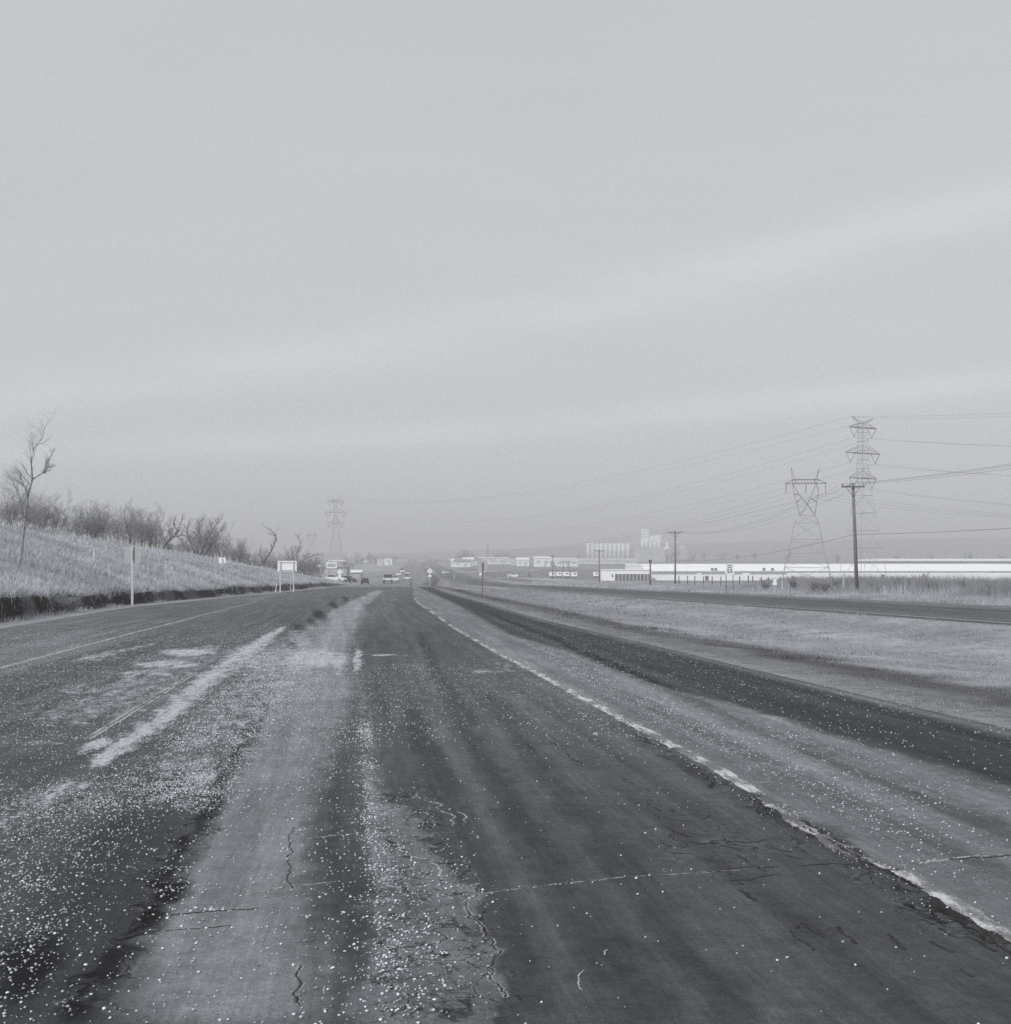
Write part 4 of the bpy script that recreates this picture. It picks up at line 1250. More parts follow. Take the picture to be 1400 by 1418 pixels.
def tower(px, Y, label, rz, scale=1.0, ground_z=None, thick=1.0):
    """double-circuit tower, 34 m, three crossarms with V strings"""
    x = (px - CX) / FOC * Y; z0 = gz(x, Y)
    t = thing('lattice_tower', label, 'pylon', (x, Y, z0), rz, 'double circuit lattice towers')
    r = .052 * thick
    body = MB()
    lattice_leg(body, -.3, 7.5, 3.7, 2.85, 1, r); lattice_leg(body, 7.5, 22.4, 2.85, .95, 4, r); lattice_leg(body, 22.4, 34.0, .95, .72, 6, r)
    body.build('tower_body', M['steel'], t)
    tips = []
    for zl, half, zt in ((33.0, 4.35, 34.0), (27.6, 5.5, 29.3), (22.3, 4.4, 23.9)):
        arm = MB()
        for s in (-1, 1):
            tip = Vector((s * half, 0, zl))
            for y in (-.7, .7):
                arm.bar((s * .72, y, zl), tip, r * 1.4); arm.bar((s * .7, y, zt), tip, r * .9)
                m = Vector((s * (half + .72) / 2, y * .5, zl)); arm.bar(m, (s * .7, y, zt - .5), r * .6)
        for y in (-.7, .7): arm.bar((-.72, y, zl), (.72, y, zl), r * 1.4)
        arm.build('crossarm', M['arm_steel'], t)
        for s in (-1, 1):
            ins = MB(); bot = Vector((s * (half - 1.5), 0, zl - 1.95))
            ins.bar((s * half, 0, zl - .05), bot, .07 * thick); ins.bar((s * (half - 3.0), 0, zl - .05), bot, .07 * thick); ins.bar(bot, bot + Vector((0, 0, -.15)), .12 * thick)
            ins.build('insulator', M['insulator'], t); tips.append(bot + Vector((0, 0, -.15)))
    top = MB()
    for s in (-1, 1):
        for y in (-.7, .7):
            top.bar((0, y, 34.0), (s * 3.7, 0, 35.2), r); top.bar((s * .7, y, 34.0), (s * 3.7, 0, 35.2), r * .8)
        tips.append(Vector((s * 3.7, 0, 35.2)))
    top.bar((-3.7, 0, 35.2), (3.7, 0, 35.2), r * .8)
    top.build('earth_wire_peak', M['steel'], t)
    rot = Matrix.Rotation(rz, 4, 'Z')
    return t, [Vector((x, Y, z0)) + rot @ v for v in tips]


A_, ta = tower(1195, 296, 'tall double circuit lattice tower behind the big wooden pole on the right', R(35), thick=.95)
B_, tb = tower(465, 740, 'distant hazy lattice tower above the left roadside business', R(4), thick=1.35)
A_.scale = (1, 1, 1.017); ta = [Vector((v.x, v.y, A_.location.z + (v.z - A_.location.z) * 1.017)) for v in ta]
B_.scale = (1.06, 1.06, 1.10); tb = [B_.location + Vector(((v.x - B_.location.x) * 1.06, (v.y - B_.location.y) * 1.06, (v.z - B_.location.z) * 1.10)) for v in tb]

# waist-type tower
Y = 318; x0 = (1117 - CX) / FOC * Y; z0 = gz(x0, Y); k = Y / FOC
zr = HR - FOC * (z0 - EYE) / Y
D_ = thing('lattice_tower', 'single circuit lattice tower with splayed twin peaks left of the tall tower', 'pylon', (x0, Y, z0), R(-12))
def L2(px, row, y=0.0): return Vector(((px - 1117) * k, y, (zr - row) * k))
body = MB(); r = .052
hts = [(zr - a) * k for a in (zr + 2, 786, 766, 746.6, 724, 713.6)]; ws = [w * k / 2 for w in (66, 60, 49, 42, 33, 22)]
for i in range(5): lattice_leg(body, hts[i], hts[i + 1], ws[i], ws[i + 1], 1, r)
body.build('tower_body', M['steel'], D_)
head = MB()
for y in (-1.2, 1.2):
    for pth in ([(1108, 713.6), (1099, 680), (1098, 669.5), (1096, 647)], [(1128, 713.6), (1133, 680), (1130, 669.5), (1134, 649)], [(1108, 713.6), (1117, 700), (1126, 680), (1130, 669.5)], [(1128, 713.6), (1119, 700), (1106, 684), (1098, 669.5)],
                [(1103, 669.5), (1096, 647)], [(1127, 669.5), (1134, 649)], [(1103, 696), (1109, 690)], [(1131, 696), (1123, 690)], [(1100, 684), (1105, 684)]):
        for a, b in zip(pth[:-1], pth[1:]):
            ya = y * max(0, min(1, (a[1] - 650) / 20)); yb = y * max(0, min(1, (b[1] - 650) / 20))
            head.bar(L2(*a, ya), L2(*b, yb), r)
head.build('tower_head', M['arm_steel'], D_)
arm = MB()
for y in (-1.0, 1.0):
    arm.bar(L2(1087.5, 669.5, y * .3), L2(1144, 669.5, y * .3), r * 1.3); arm.bar(L2(1087.5, 669.5, 0), L2(1100, 664, y), r); arm.bar(L2(1144, 669.5, 0), L2(1131, 664, y), r); arm.bar(L2(1100, 664, y), L2(1131, 664, y), r)
    for i in range(7): arm.bar(L2(1100 + i * 4.4, 664, y), L2(1102 + i * 4.4, 669.5, y), r * .6)
arm.build('crossarm', M['arm_steel'], D_)
td = []
rotD = Matrix.Rotation(R(-12), 4, 'Z')
for xx in (1089, 1116, 1142.5):
    ins = MB(); ins.bar(L2(xx, 669.5), L2(xx, 683), .07); ins.build('insulator', M['insulator'], D_)
    td.append(D_.location + rotD @ L2(xx, 683))

# faint far tower of the same line
Y = 900; xf = (432 - CX) / FOC * Y; zf = gz(xf, Y)
E_ = copy_tree(D_); E_.location = (xf, Y, zf); E_['label'] = 'faint far lattice tower with splayed twin peaks above the arching branch'
E_.scale = (.86, .86, .86); tag(D_, group='single circuit lattice towers'); tag(E_, group='single circuit lattice towers')
te = [E_.location + (v - D_.location) * .86 for v in td]


# ------------------------------------------------------------------ cables
def cable(a, b, sag, label, group, r=.03, n=40, cut=None):
    a, b = Vector(a), Vector(b); pts = []
    for i in range(n + 1):
        t = i / n; q = a.lerp(b, t); q.z -= sag * 4 * t * (1 - t); pts.append(q)
    o = MB().tube(pts, r, 4, True).build('power_cable', M['cable'])
    return tag(o, label, 'cable', group)


dirl = (A_.location - B_.location).normalized(); dirl.z = 0
desc = ['upper left', 'upper right', 'middle left', 'middle right', 'lower left', 'lower right', 'topmost left earth', 'topmost right earth']
for i, (a, b) in enumerate(zip(ta, tb)):
    cable(b, a, 13 if i < 6 else 9, '%s power cable strung between the tall tower and the distant hazy tower' % desc[i], 'cables between the double circuit towers', .021, 60)
    far_ = a + Vector((dirl.x * 330, dirl.y * 330, 3))
    cable(a, far_, 12 if i < 6 else 9, '%s power cable leaving the tall tower towards the right edge' % desc[i], 'cables leaving the tall tower', .02, 60)
for i, (a, b) in enumerate(zip(td, te)):
    cable(b, a, 15, '%s power cable of the twin peak tower running towards the far left' % ('left', 'middle', 'right')[i], 'cables of the single circuit line', .026, 60)
    d2 = (a - b).normalized()
    cable(a, a + Vector((d2.x * 330, d2.y * 330, 3)), 12, '%s power cable of the twin peak tower running to the right behind the tall tower' % ('left', 'middle', 'right')[i], 'cables of the single circuit line', .02, 60)


def armpt(P, h, s, arm, lean=0.0): return Vector((P.x + lean + s * arm / 2, P.y - .16, P.z + h - .28 + .22))


ends = [(q1, h1, 1.75, -.33), (q2, h2, 2.2, 0), (q3, h3, 2.2, 0), (q4, h4, 1.6, 0)]
near_end = Vector((28.6, -3, 8.0))
for s, nm in ((-.94, 'left'), (-.3, 'middle'), (.94, 'right')):
    for (P, h, ar, le), (Pb, hb, arb, leb), wh in ((ends[0], ends[1], 'from the big wooden pole to the second pole'), (ends[1], ends[2], 'from the second to the third wooden pole'), (ends[2], ends[3], 'from the third to the fourth wooden pole')):
        cable(armpt(P, h, s, ar, le), armpt(Pb, hb, s, arb, leb), 1.6, '%s crossarm wire strung %s' % (nm, wh), 'wires along the wooden poles', .010, 24)
    cable(armpt(q1, h1, s, 1.75, -.33), near_end + Vector((s, 0, 0)), 1.2, '%s crossarm wire leaving the big wooden pole towards the right edge' % nm, 'wires along the wooden poles', .010, 30)
zc1 = EYE + (HR - 740) / FOC * 105
cable((q1.x - .2, 104.8, zc1), (q2.x, 204.8, EYE + (HR - 776) / FOC * 205), .7, 'low thick cable strung from the big wooden pole to the second pole', 'wires along the wooden poles', .018, 24)
cable((q1.x - .2, 104.8, zc1), (28.6, -3, 4.6), .7, 'low thick cable leaving the big wooden pole towards the right edge', 'wires along the wooden poles', .016, 30)
cable((q2.x, 204.8, EYE + (HR - 776) / FOC * 205), (q3.x, 299.8, q3.z + h3 - 3.2), .7, 'low thick cable strung between the second and third wooden pole', 'wires along the wooden poles', .018, 24)


# ------------------------------------------------------------------ buildings
def block(mb, x0, x1, y0, y1, z0, z1): return mb.box(((x0 + x1) / 2, (y0 + y1) / 2, (z0 + z1) / 2), (x1 - x0, y1 - y0, z1 - z0))


# white warehouse
Y = 352; k = Y / FOC
x0 = (896 - CX) * k; x1 = (1470 - CX) * k; zg = gz((950 - CX) * k, Y) - .6; zg2 = EYE + (HR - 812) * k
zt = EYE + (HR - 783.2) * k; ze = EYE + (HR - 791.0) * k
t = thing('warehouse', 'very long low white warehouse with a pale sloping roof behind the weeds', 'warehouse', (x0, Y, zg))
m1 = MB(); block(m1, 0, x1 - x0, 0, 60, -1, ze - zg); m1.build('wall', M['white_wall'], t)
m1 = MB(); dz = zt - ze
m1.prismx([(-.35, ze - zg + .02), (13, zt - zg + .28), (60.3, zt - zg + .28), (60.3, ze - zg + .02)], -.3, x1 - x0 + .3); m1.build('roof', M['white_roof'], t)
for a, b in ((0, 12.5), (13.5, 24), (26, 35.5)):
    m1 = MB(); block(m1, a, b, -.50, -.36, ze - zg - .24, ze - zg - .02); m1.build('eave', M['eave'], t)
for xx in (16.6, 17.5, 29.9, 32.1):
    m1 = MB(); block(m1, xx, xx + .55, .6, 1.4, ze - zg + .12, ze - zg + .72); block(m1, xx - .08, xx + .63, .5, 1.5, ze - zg + .724, ze - zg + .80); m1.build('roof_vent', M['door_dark'], t)
for xx, w, h in ((14.9, .9, 1.2), (60, .9, 1.5)):
    m1 = MB(); block(m1, xx, xx + w, -.05, .05, .1, .1 + h + .5); d = m1.build('door', M['door_dark'], t)
    m1 = MB(); block(m1, xx + w * .8, xx + w * .88, -.10, -.054, .9, 1.1); m1.build('handle', M['post_light'], d)
# second, farther roof on the right
Y2 = 520; k2 = Y2 / FOC
t = thing('warehouse', 'second white warehouse roof showing above the long warehouse at far right', 'warehouse', ((1226 - CX) * k2, Y2, EYE + (HR - 800) * k2))
zt2 = (800 - 774.6) * k2
m1 = MB(); block(m1, 0, 70, 0, 40, -2, zt2 - .75); m1.build('wall', M['concrete_dark'], t)
m1 = MB(); m1.prismx([(-.4, zt2 - .75), (-.4, zt2 - .1), (20, zt2 + .25), (40.4, zt2 - .1), (40.4, zt2 - .75)], -.4, 70.4); m1.build('roof', M['white_roof'], t)

# garage row
Y = 340; k = Y / FOC; x0 = (835.5 - CX) * k; x1 = (902.3 - CX) * k; zg = min(gz(x0, Y), gz(x1, Y))
zt = EYE + (HR - 789) * k - zg
t = thing('garage_building', 'low white garage building with dark doors at the left end of the warehouse', 'garage', (x0, Y, zg))
m1 = MB(); block(m1, 0, x1 - x0, 0, 10, -.5, zt - .12); m1.build('wall', M['white_wall'], t)
m1 = MB(); block(m1, -.15, x1 - x0 + .15, -.15, 10.15, zt - .12, zt + .05); m1.build('roof', M['white_roof'], t)
n = 10; a0 = (851 - 835.5) * k
for i in range(n):
    xa = a0 + i * (x1 - x0 - a0 - .1) / n
    m1 = MB(); block(m1, xa + .12, xa + .88, -.06, .04, .05, 1.75)
    for j in range(3): block(m1, xa + .16, xa + .84, -.075, -.062, .2 + j * .5, .55 + j * .5)
    m1.build('garage_door', M['door_dark'], t)
m1 = MB(); block(m1, (847 - 835.5) * k, (849 - 835.5) * k, -.05, .04, 1.0, 1.6); m1.build('window', M['door_dark'], t)


def house(px, Y, w, h, dep, label, roof='house_roof', wall='house_wall', name='house', cat='house', nwin=3, pitch=.35, hip=True, group=None, drop=0.0, rz=0.0):
    p = on(px, Y); p.z -= drop
    t = thing(name, label, cat, p, rz, group)
    m1 = MB(); block(m1, -w / 2, w / 2, 0, dep, -1.5, h); m1.build('wall', M[wall], t)
    m1 = MB(); e = .35
    m1.prismx([(-e, h + .01), (dep / 2, h + dep * pitch * .5 + .15), (dep + e, h + .01)], -w / 2 - e, w / 2 + e); m1.build('roof', M[roof], t)
    for i in range(nwin):
        x = -w / 2 + w * (i + .5) / nwin
        m1 = MB(); block(m1, x - w * .09, x + w * .09, -.06, .03, h * .38, h * .72); m1.build('window', M['pane_grey'], t)
    m1 = MB(); block(m1, w * .12, w * .12 + min(1.1, w * .14), -.08, .03, 0, h * .66); m1.build('door', M['pane_grey'], t)
    return t


house(751, 860, 10, 5.4, 18, 'taller left block of the distant white sheds beyond the field', 'white_roof', 'white_wall', 'shed', 'shed', 2, .1)
house(780, 880, 19, 4.4, 20, 'lower right block of the distant white sheds beyond the field', 'white_roof', 'white_wall', 'shed', 'shed', 4, .08)
house(724, 900, 8, 4.2, 14, 'small white shed left of the taller distant shed', 'white_roof', 'white_wall', 'shed', 'shed', 2, .2)
house(712, 980, 6, 5, 10, 'narrow grey house between the white shed and the house row', 'house_roof', 'house_wall', nwin=1)
house(842, 1080, 46, 3.4, 16, 'long low pale building in the haze below the silos', 'white_roof', 'concrete', 'shed', 'shed', 6, .06)
house(690, 1050, 30, 4.6, 12, 'wide pale building behind the grass median sign', 'white_roof', 'concrete', 'shed', 'shed', 4, .1)
house(631, 860, 6, 3.4, 8, 'small white house at the left end of the hazy house row', 'white_roof', 'white_wall', nwin=2)
house(640, 840, 10, 3.2, 9, 'low white house second in the hazy house row', 'house_roof', 'white_wall', nwin=2)
house(648, 900, 7, 4, 9, 'pale grey house third in the hazy house row', 'white_roof', 'house_wall', nwin=2)
house(658, 960, 9, 3.5, 9, 'pale house with a dark roof at the right end of the hazy house row', 'house_roof', 'house_wall', nwin=2)
house(526.5, 900, 4, 5, 7, 'narrow pale house far left of the road in the haze', 'house_roof', 'house_wall', nwin=1)
house(537, 960, 6, 5, 8, 'small white house beside the road far off in the haze', 'house_roof', 'white_wall', nwin=1)
house(553, 1200, 15, 3.6, 10, 'long grey house across the top of the far road', 'house_roof', 'concrete_dark', nwin=4)
house(585, 1250, 7, 4, 9, 'grey house right of the far road in the haze', 'house_roof', 'concrete_dark', nwin=2)
house(493, 400, 2.8, 1.6, 4, 'small pale hut right of the parked cars', 'concrete', 'concrete_dark', 'hut', 'hut', 1, .3)
# left roadside business
t = house(463, 420, 7.5, 3.0, 9, 'low flat roofed roadside shop behind the white sign board', 'house_roof', 'concrete_dark', 'shop', 'shop', 3, .04)
Y = 330; p = on(459, Y); k = Y / FOC; zr = HR - FOC * (p.z - EYE) / Y
t = thing('shop_sign', 'white framed shop sign board on two posts above the parked cars', 'sign', p)
for x in (-5.2, 5.2):
    m1 = MB(); m1.box((x * k, .12, (zr - 778) * k / 2), (.16, .12, (zr - 778) * k)); m1.build('post', M['sign_back'], t)
m1 = MB(); m1.box((0, 0, (zr - 782.8) * k), (14.6 * k, .2, 8.2 * k)); m1.build('board', M['sign_white'], t)
m1 = MB(); m1.box((0, -.11, (zr - 782.8) * k), (11.6 * k, .012, 5.0 * k)); m1.build('panel', M['sign_back'], t)
m1 = MB(); m1.box((.2 * k, -.13, (zr - 782.6) * k), (8.6 * k, .012, 1.7 * k)); m1.build('message_band', M['concrete_dark'], t)
p = on(467.5, 345)
k = 345 / FOC; zr = HR - FOC * (p.z - EYE) / 345
t = thing('canopy', 'thin flat white canopy roof behind the shop sign board', 'canopy', p)
m1 = MB(); m1.box((0, 0, (zr - 776.4) * k), (24 * k, 3.0, .2)); m1.build('roof', M['white_roof'], t)
for x in (-9, 9):
    m1 = MB(); m1.box((x * k, 0, (zr - 777.4) * k / 2), (.14, .14, (zr - 777.4) * k)); m1.build('post', M['sign_back'], t)
p = on(443, 350); t = thing('shop_sign', 'small pale sign left of the framed shop sign board', 'sign', p); k = 350 / FOC; zr = HR - FOC * (p.z - EYE) / 350
m1 = MB(); m1.box((0, 0, (zr - 783.6) * k), (6 * k, .15, 2.6 * k)); m1.build('board', M['sign_white'], t)
m1 = MB(); m1.box((0, .14, (zr - 784) * k / 2), (.14, .12, (zr - 784) * k)); m1.build('post', M['sign_back'], t)

# grain elevator complex
Y = 1250; k = Y / FOC
def G(px, row): return ((px - 901) * k, (row) * k)
p = on(901, Y); zr = HR - FOC * (p.z - EYE) / Y
t = thing('grain_elevator', 'tall pale concrete grain elevator rising out of the haze', 'grain elevator', p)
m1 = MB(); block(m1, (888 - 901) * k, (897.5 - 901) * k, -4, 5, 0, (zr - 732.5) * k); m1.build('headhouse', M['white_wall'], t)
m1 = MB(); block(m1, (897.8 - 901) * k, (903.5 - 901) * k, -3, 5, 0, (zr - 742) * k); m1.build('gallery', M['white_wall'], t)
m1 = MB(); block(m1, (903.8 - 901) * k, (914.5 - 901) * k, -3.5, 6, 0, (zr - 740.5) * k); m1.build('workhouse', M['white_wall'], t)
for i in range(5):
    m1 = MB(); m1.lathe([(2.75 * k, 0), (2.75 * k, (zr - 750) * k), (.2, (zr - 749) * k)], ((889 + i * 5.6 - 901) * k, -7, 0), 18); m1.build('silo', M['concrete'], t, True)
m1 = MB(); m1.prismx([(-20, 0), (-12, (zr - 757) * k), (-10.5, 0)], (876 - 901) * k, (918 - 901) * k); m1.build('shed_roof', M['concrete_dark'], t)
p = on(843, Y); zr = HR - FOC * (p.z - EYE) / Y
t = thing('silo_row', 'row of pale grain silos left of the grain elevator', 'silos', p)
for i in range(10):
    top = 752.5 if i < 5 else 753.2
    m1 = MB(); m1.lathe([(2.9 * k, 0), (2.9 * k, (zr - top) * k), (.3, (zr - top + 1) * k)], ((815 + i * 6.1 - 843) * k, 0, 0), 18); m1.build('silo', M['concrete'], t, True)
p = on(945, Y + 60); zr = HR - FOC * (p.z - EYE) / (Y + 60)
t = thing('storage_dome', 'wide pale storage dome right of the grain elevator', 'dome', p)
m1 = MB(); m1.lathe([(15.5 * k * math.cos(a), (zr - 756) * k * math.sin(a)) for a in np.linspace(0, 1.5, 9)], (0, 0, 0), 28); m1.build('shell', M['concrete_dark'], t, True)
m1 = MB(); m1.box((0, 0, (zr - 755.6) * k), (3, 3, 1.6)); m1.build('hatch', M['concrete'], t)
p = on(924, Y + 20)
t = thing('storage_dome', 'small rounded pale tank between the grain elevator and the wide dome', 'dome', p)
m1 = MB(); m1.lathe([(6.5 * k * math.cos(a), (zr - 754) * k * (.35 + .65 * math.sin(a))) for a in np.linspace(0, 1.5, 8)], (0, 0, 0), 24); m1.build('shell', M['concrete'], t, True)
m1 = MB(); m1.lathe([(2.0 * k, 0), (2.0 * k, (zr - 750.5) * k), (.3, (zr - 750) * k)], (0, 0, 0), 14); m1.build('stack', M['concrete'], t, True)
for px_, w, top, lab in ((489, 9, 763, 'left one of two faint pale domes on the left horizon'), (507, 7, 763.5, 'right one of two faint pale domes on the left horizon')):
    Yd = 1150; kd = Yd / FOC; p = on(px_, Yd); zr_ = HR - FOC * (p.z - EYE) / Yd
    t = thing('storage_dome', lab, 'dome', p)
    m1 = MB(); m1.lathe([(w * kd * math.cos(a), (zr_ - top) * kd * (.4 + .6 * math.sin(a))) for a in np.linspace(0, 1.5, 9)], (0, 0, 0), 24); m1.build('shell', M['concrete_dark'], t, True)
    m1 = MB(); m1.lathe([(w * kd * 1.02, 0), (w * kd * 1.02, 1.5), (w * kd, 1.6)], (0, 0, 0), 24); m1.build('base_ring', M['concrete'], t, True)
Yd = 1200; p = on(674.5, Yd); kd = Yd / FOC; zr_ = HR - FOC * (p.z - EYE) / Yd
t = thing('water_tower', 'faint pale standpipe tower above the hazy house row', 'water tower', p)
m1 = MB(); m1.lathe([(2.0 * kd, 0), (2.0 * kd, (zr_ - 752.4) * kd), (1.4 * kd, (zr_ - 751.2) * kd), (.2, (zr_ - 750.6) * kd)], (0, 0, 0), 18); m1.build('tank', M['concrete_dark'], t, True)
m1 = MB(); m1.lathe([(2.2 * kd, (zr_ - 753.2) * kd), (2.2 * kd, (zr_ - 752.7) * kd), (2.0 * kd, (zr_ - 752.6) * kd)], (0, 0, 0), 18); m1.build('rim', M['concrete'], t, True)

# white trailers parked in the field
TG = 'white trailers parked beyond the far carriageway'
for i, (px_, w, lab) in enumerate(((764.5, 8, 'leftmost white trailer parked beside the fourth wooden pole'), (774, 8, 'white trailer just left of the paired poles'), (784, 9, 'white trailer behind the paired poles'), (795, 8.5, 'white trailer right of the paired poles'), (825, 7, 'white trailer left of the garage building beside the third pole'))):
    Y = 420; k = Y / FOC; p = on(px_, Y)
    t = thing('trailer', lab, 'trailer', p, 0, TG)
    m1 = MB(); m1.box((0, 0, 1.15), (w * k, 1.6, 1.25), 0, .97); m1.build('body', M['white_wall'], t)
    m1 = MB(); m1.box((w * k * .15, -.81, 1.3), (w * k * .4, .03, .35)); m1.build('window', M['door_dark'], t)
    for s in (-.25, .25):
        m1 = MB(); m1.prism([(s * w * k + .28 * math.cos(a), .28 + .28 * math.sin(a)) for a in np.linspace(0, 6.0, 12)], -.8, -.6); m1.build('wheel', M['tyre'], t)


# ------------------------------------------------------------------ vehicles
def wheel(t, x, y, r=.33, w=.22):
    m = MB(); m.prismx([(y + r * math.cos(a), r + r * math.sin(a)) for a in np.linspace(0, 2 * math.pi, 17)[:-1]], x - w / 2, x + w / 2); o = m.build('wheel', M['tyre'], t)
    m = MB(); m.prismx([(y + r * .55 * math.cos(a), r + r * .55 * math.sin(a)) for a in np.linspace(0, 2 * math.pi, 13)[:-1]], x - w / 2 - .01, x + w / 2 + .01); m.build('rim', M['sign_back'], o)


def car(px, Y, label, paint, rz=0.0, kind='sedan', group=None, s=1.0):
    """front of the car points to -y at rz 0"""
    p = on(px, Y); p.z += .03
    t = thing('pickup_truck' if kind == 'pickup' else 'car', label, 'pickup' if kind == 'pickup' else 'car', p, rz, group)
    if kind == 'pickup':
        L, W = 5.2, 1.9
        m = MB(); m.prismx([(-2.6, .45), (-2.6, .95), (-2.45, 1.08), (-1.3, 1.15), (2.58, 1.15), (2.6, .5), (2.3, .42), (-2.3, .42)], -W / 2, W / 2); m.build('body', M[paint], t)
        m = MB(); m.prismx([(-1.35, 1.154), (-.75, 1.80), (.55, 1.84), (.75, 1.154)], -W / 2 + .12, W / 2 - .12); c = m.build('cab', M['car_dark' if paint != 'car_dark' else 'car_grey'], t)
        m = MB(); m.prismx([(.72, 1.22), (.59, 1.70), (.64, 1.70), (.77, 1.22)], -W / 2 + .25, W / 2 - .25); m.build('rear_window', M['glass'], c)
        m = MB(); m.prismx([(-1.30, 1.24), (-.84, 1.72), (-.88, 1.72), (-1.36, 1.24)], -W / 2 + .25, W / 2 - .25); m.build('windscreen', M['glass'], c)
        m = MB(); m.box((0, 2.66, .55), (W, .12, .2)); m.build('bumper', M['car_dark'], t)
        ys = (-1.6, 1.6)
    else:
        W = 1.75
        m = MB(); m.prismx([(-2.2, .35), (-2.22, .68), (-2.0, .82), (-.95, .93), (1.45, .95), (2.15, .9), (2.2, .45), (2.0, .3), (-2.0, .3)], -W / 2, W / 2); m.build('body', M[paint], t)
        m = MB(); m.prismx([(-1.0, .94), (-.3, 1.38), (.85, 1.40), (1.5, .954)], -W / 2 + .12, W / 2 - .12); c = m.build('cabin', M[paint], t)
        m = MB(); m.prismx([(-.93, 1.02), (-.36, 1.34), (-.42, 1.36), (-1.0, 1.03)], -W / 2 + .2, W / 2 - .2); m.build('windscreen', M['glass'], c)
        m = MB(); m.prismx([(1.42, 1.04), (.92, 1.36), (.98, 1.38), (1.49, 1.05)], -W / 2 + .2, W / 2 - .2); m.build('rear_window', M['glass'], c)
        m = MB(); m.prismx([(-.75, 1.0), (-.25, 1.33), (.8, 1.34), (1.2, 1.0)], -W / 2 + .10, W / 2 - .10); m.build('side_window', M['glass'], c)
        m = MB(); m.box((0, 2.2, .45), (W * .98, .12, .16)); m.build('bumper', M['car_dark' if paint == 'car_dark' else 'car_grey'], t)
        ys = (-1.35, 1.35)
    for x in (-W / 2 + .1, W / 2 - .1):
        for y in ys: wheel(t, x, y)
    for x in (-W / 2 + .22, W / 2 - .22):
        m = MB(); m.box((x, 2.2 if kind != 'pickup' else 2.62, .78), (.26, .06, .16)); m.build('tail_light', M['lamp_red'], t)
        m = MB(); m.box((x, -2.19 if kind != 'pickup' else -2.6, .66 if kind != 'pickup' else .8), (.28, .08, .15)); m.build('headlight', M['sign_white'], t)
    t.scale = (s, s, s)
    return t


VG = 'vehicles driving on the far stretch of the road'
hd = R(3.8)
car(537.2, 288, 'large pickup with a dark cab driving towards the far hill, nearest on the road', 'car_white', R(180) + hd, 'pickup', VG)
car(547, 318, 'low pale car just right of the large pickup', 'car_white', hd, 'sedan', VG)
car(556.8, 560, 'bright white car farthest up the left lanes', 'car_white', hd, 'pickup', VG)
car(552, 470, 'white car in the left lane behind the farthest white one', 'car_white', hd, 'sedan', VG)
car(564.5, 500, 'small white car highest in the right lane', 'car_white', R(180) + hd, 'sedan', VG)
car(563.8, 345, 'pale car in the right lane nearest the crest', 'car_white', R(180) + hd, 'sedan', VG)
car(564.3, 410, 'grey car in the right lane between two pale cars', 'car_grey', R(180) + hd, 'sedan', VG)
car(617, 520, 'white car coming along the far carriageway', 'car_white', R(200), 'sedan', VG)
car(505.5, 262, 'small dark car left of the large pickup near the roadside', 'car_dark', R(180) + hd, 'sedan', VG, .85)
PG = 'cars parked by the roadside business'
for px_, Y, pa, rz, lab in ((436, 268, 'car_grey', 80, 'dark grey parked car behind the cut bank, leftmost of the parked cars'), (447, 272, 'car_dark', 95, 'dark parked car beside the street lamp'), (456, 272, 'car_grey', 60, 'grey parked car below the shop sign board'),
                            (463, 255, 'car_white', 75, 'white parked car left of the diamond sign'), (469, 258, 'car_dark', 30, 'black parked car directly behind the diamond sign'), (477, 262, 'car_dark', 100, 'black parked car right of the diamond sign'), (484, 300, 'car_grey', 90, 'grey parked car rightmost of the parked cars'), (712.5, 418, 'car_white', 90, 'white car parked on the pale gravel lane')):
    car(px_, Y, lab, pa, R(rz), 'sedan', PG)
for px_, Y, h, lab in ((720, 405, 1.7, 'left dark shrub beside the pale gravel lane'), (733, 400, 1.9, 'right dark shrub beside the pale gravel lane')):
    bush(px_, Y, h, 1.1, lab, 'dark shrubs by the gravel lane', 0)
p = on(501.6, 262); t = thing('marker_post', 'white post beside the small dark car at the roadside', 'post', p)
m1 = MB(); m1.box((0, 0, .5), (.26, .12, 1.1), 0, .9); m1.build('shaft', M['sign_white'], t)
m1 = MB(); m1.box((0, -.07, .85), (.18, .012, .16)); m1.build('reflector', M['post_light'], t)


# ------------------------------------------------------------------ distant trees
far_p = []
for i in range(3):
    r_ = random.Random(150 + i)
    a, b = sprout([stem_path(r_, r_.uniform(5.5, 7.5), (r_.uniform(-2, 2), r_.uniform(-2, 2)), n=4) for _ in range(4)], 160 + i, twig_len=.9, dens=1.0, r0=.16, thin=7.0, levels=2)
    far_p.append((a, b))


def far_tree(px, Y, s, label, group, i, wide=1.3):
    a, b = far_p[i % 3]
    t = thing('distant_tree', label, 'tree', on(px, Y), i * 2.1, group)
    for mb, nm in ((a, 'trunk'), (b, 'crown')):
        key = 'far_%s_%d' % (nm, i % 3); me = bpy.data.meshes.get(key)
        if me is None:
            me = bpy.data.meshes.new(key); me.from_pydata(mb.v, [], mb.f); me.materials.append(M['far_wood'])
        o = bpy.data.objects.new(nm, me); COL.objects.link(o); o.parent = t
    t.scale = (s * wide, s * wide, s)


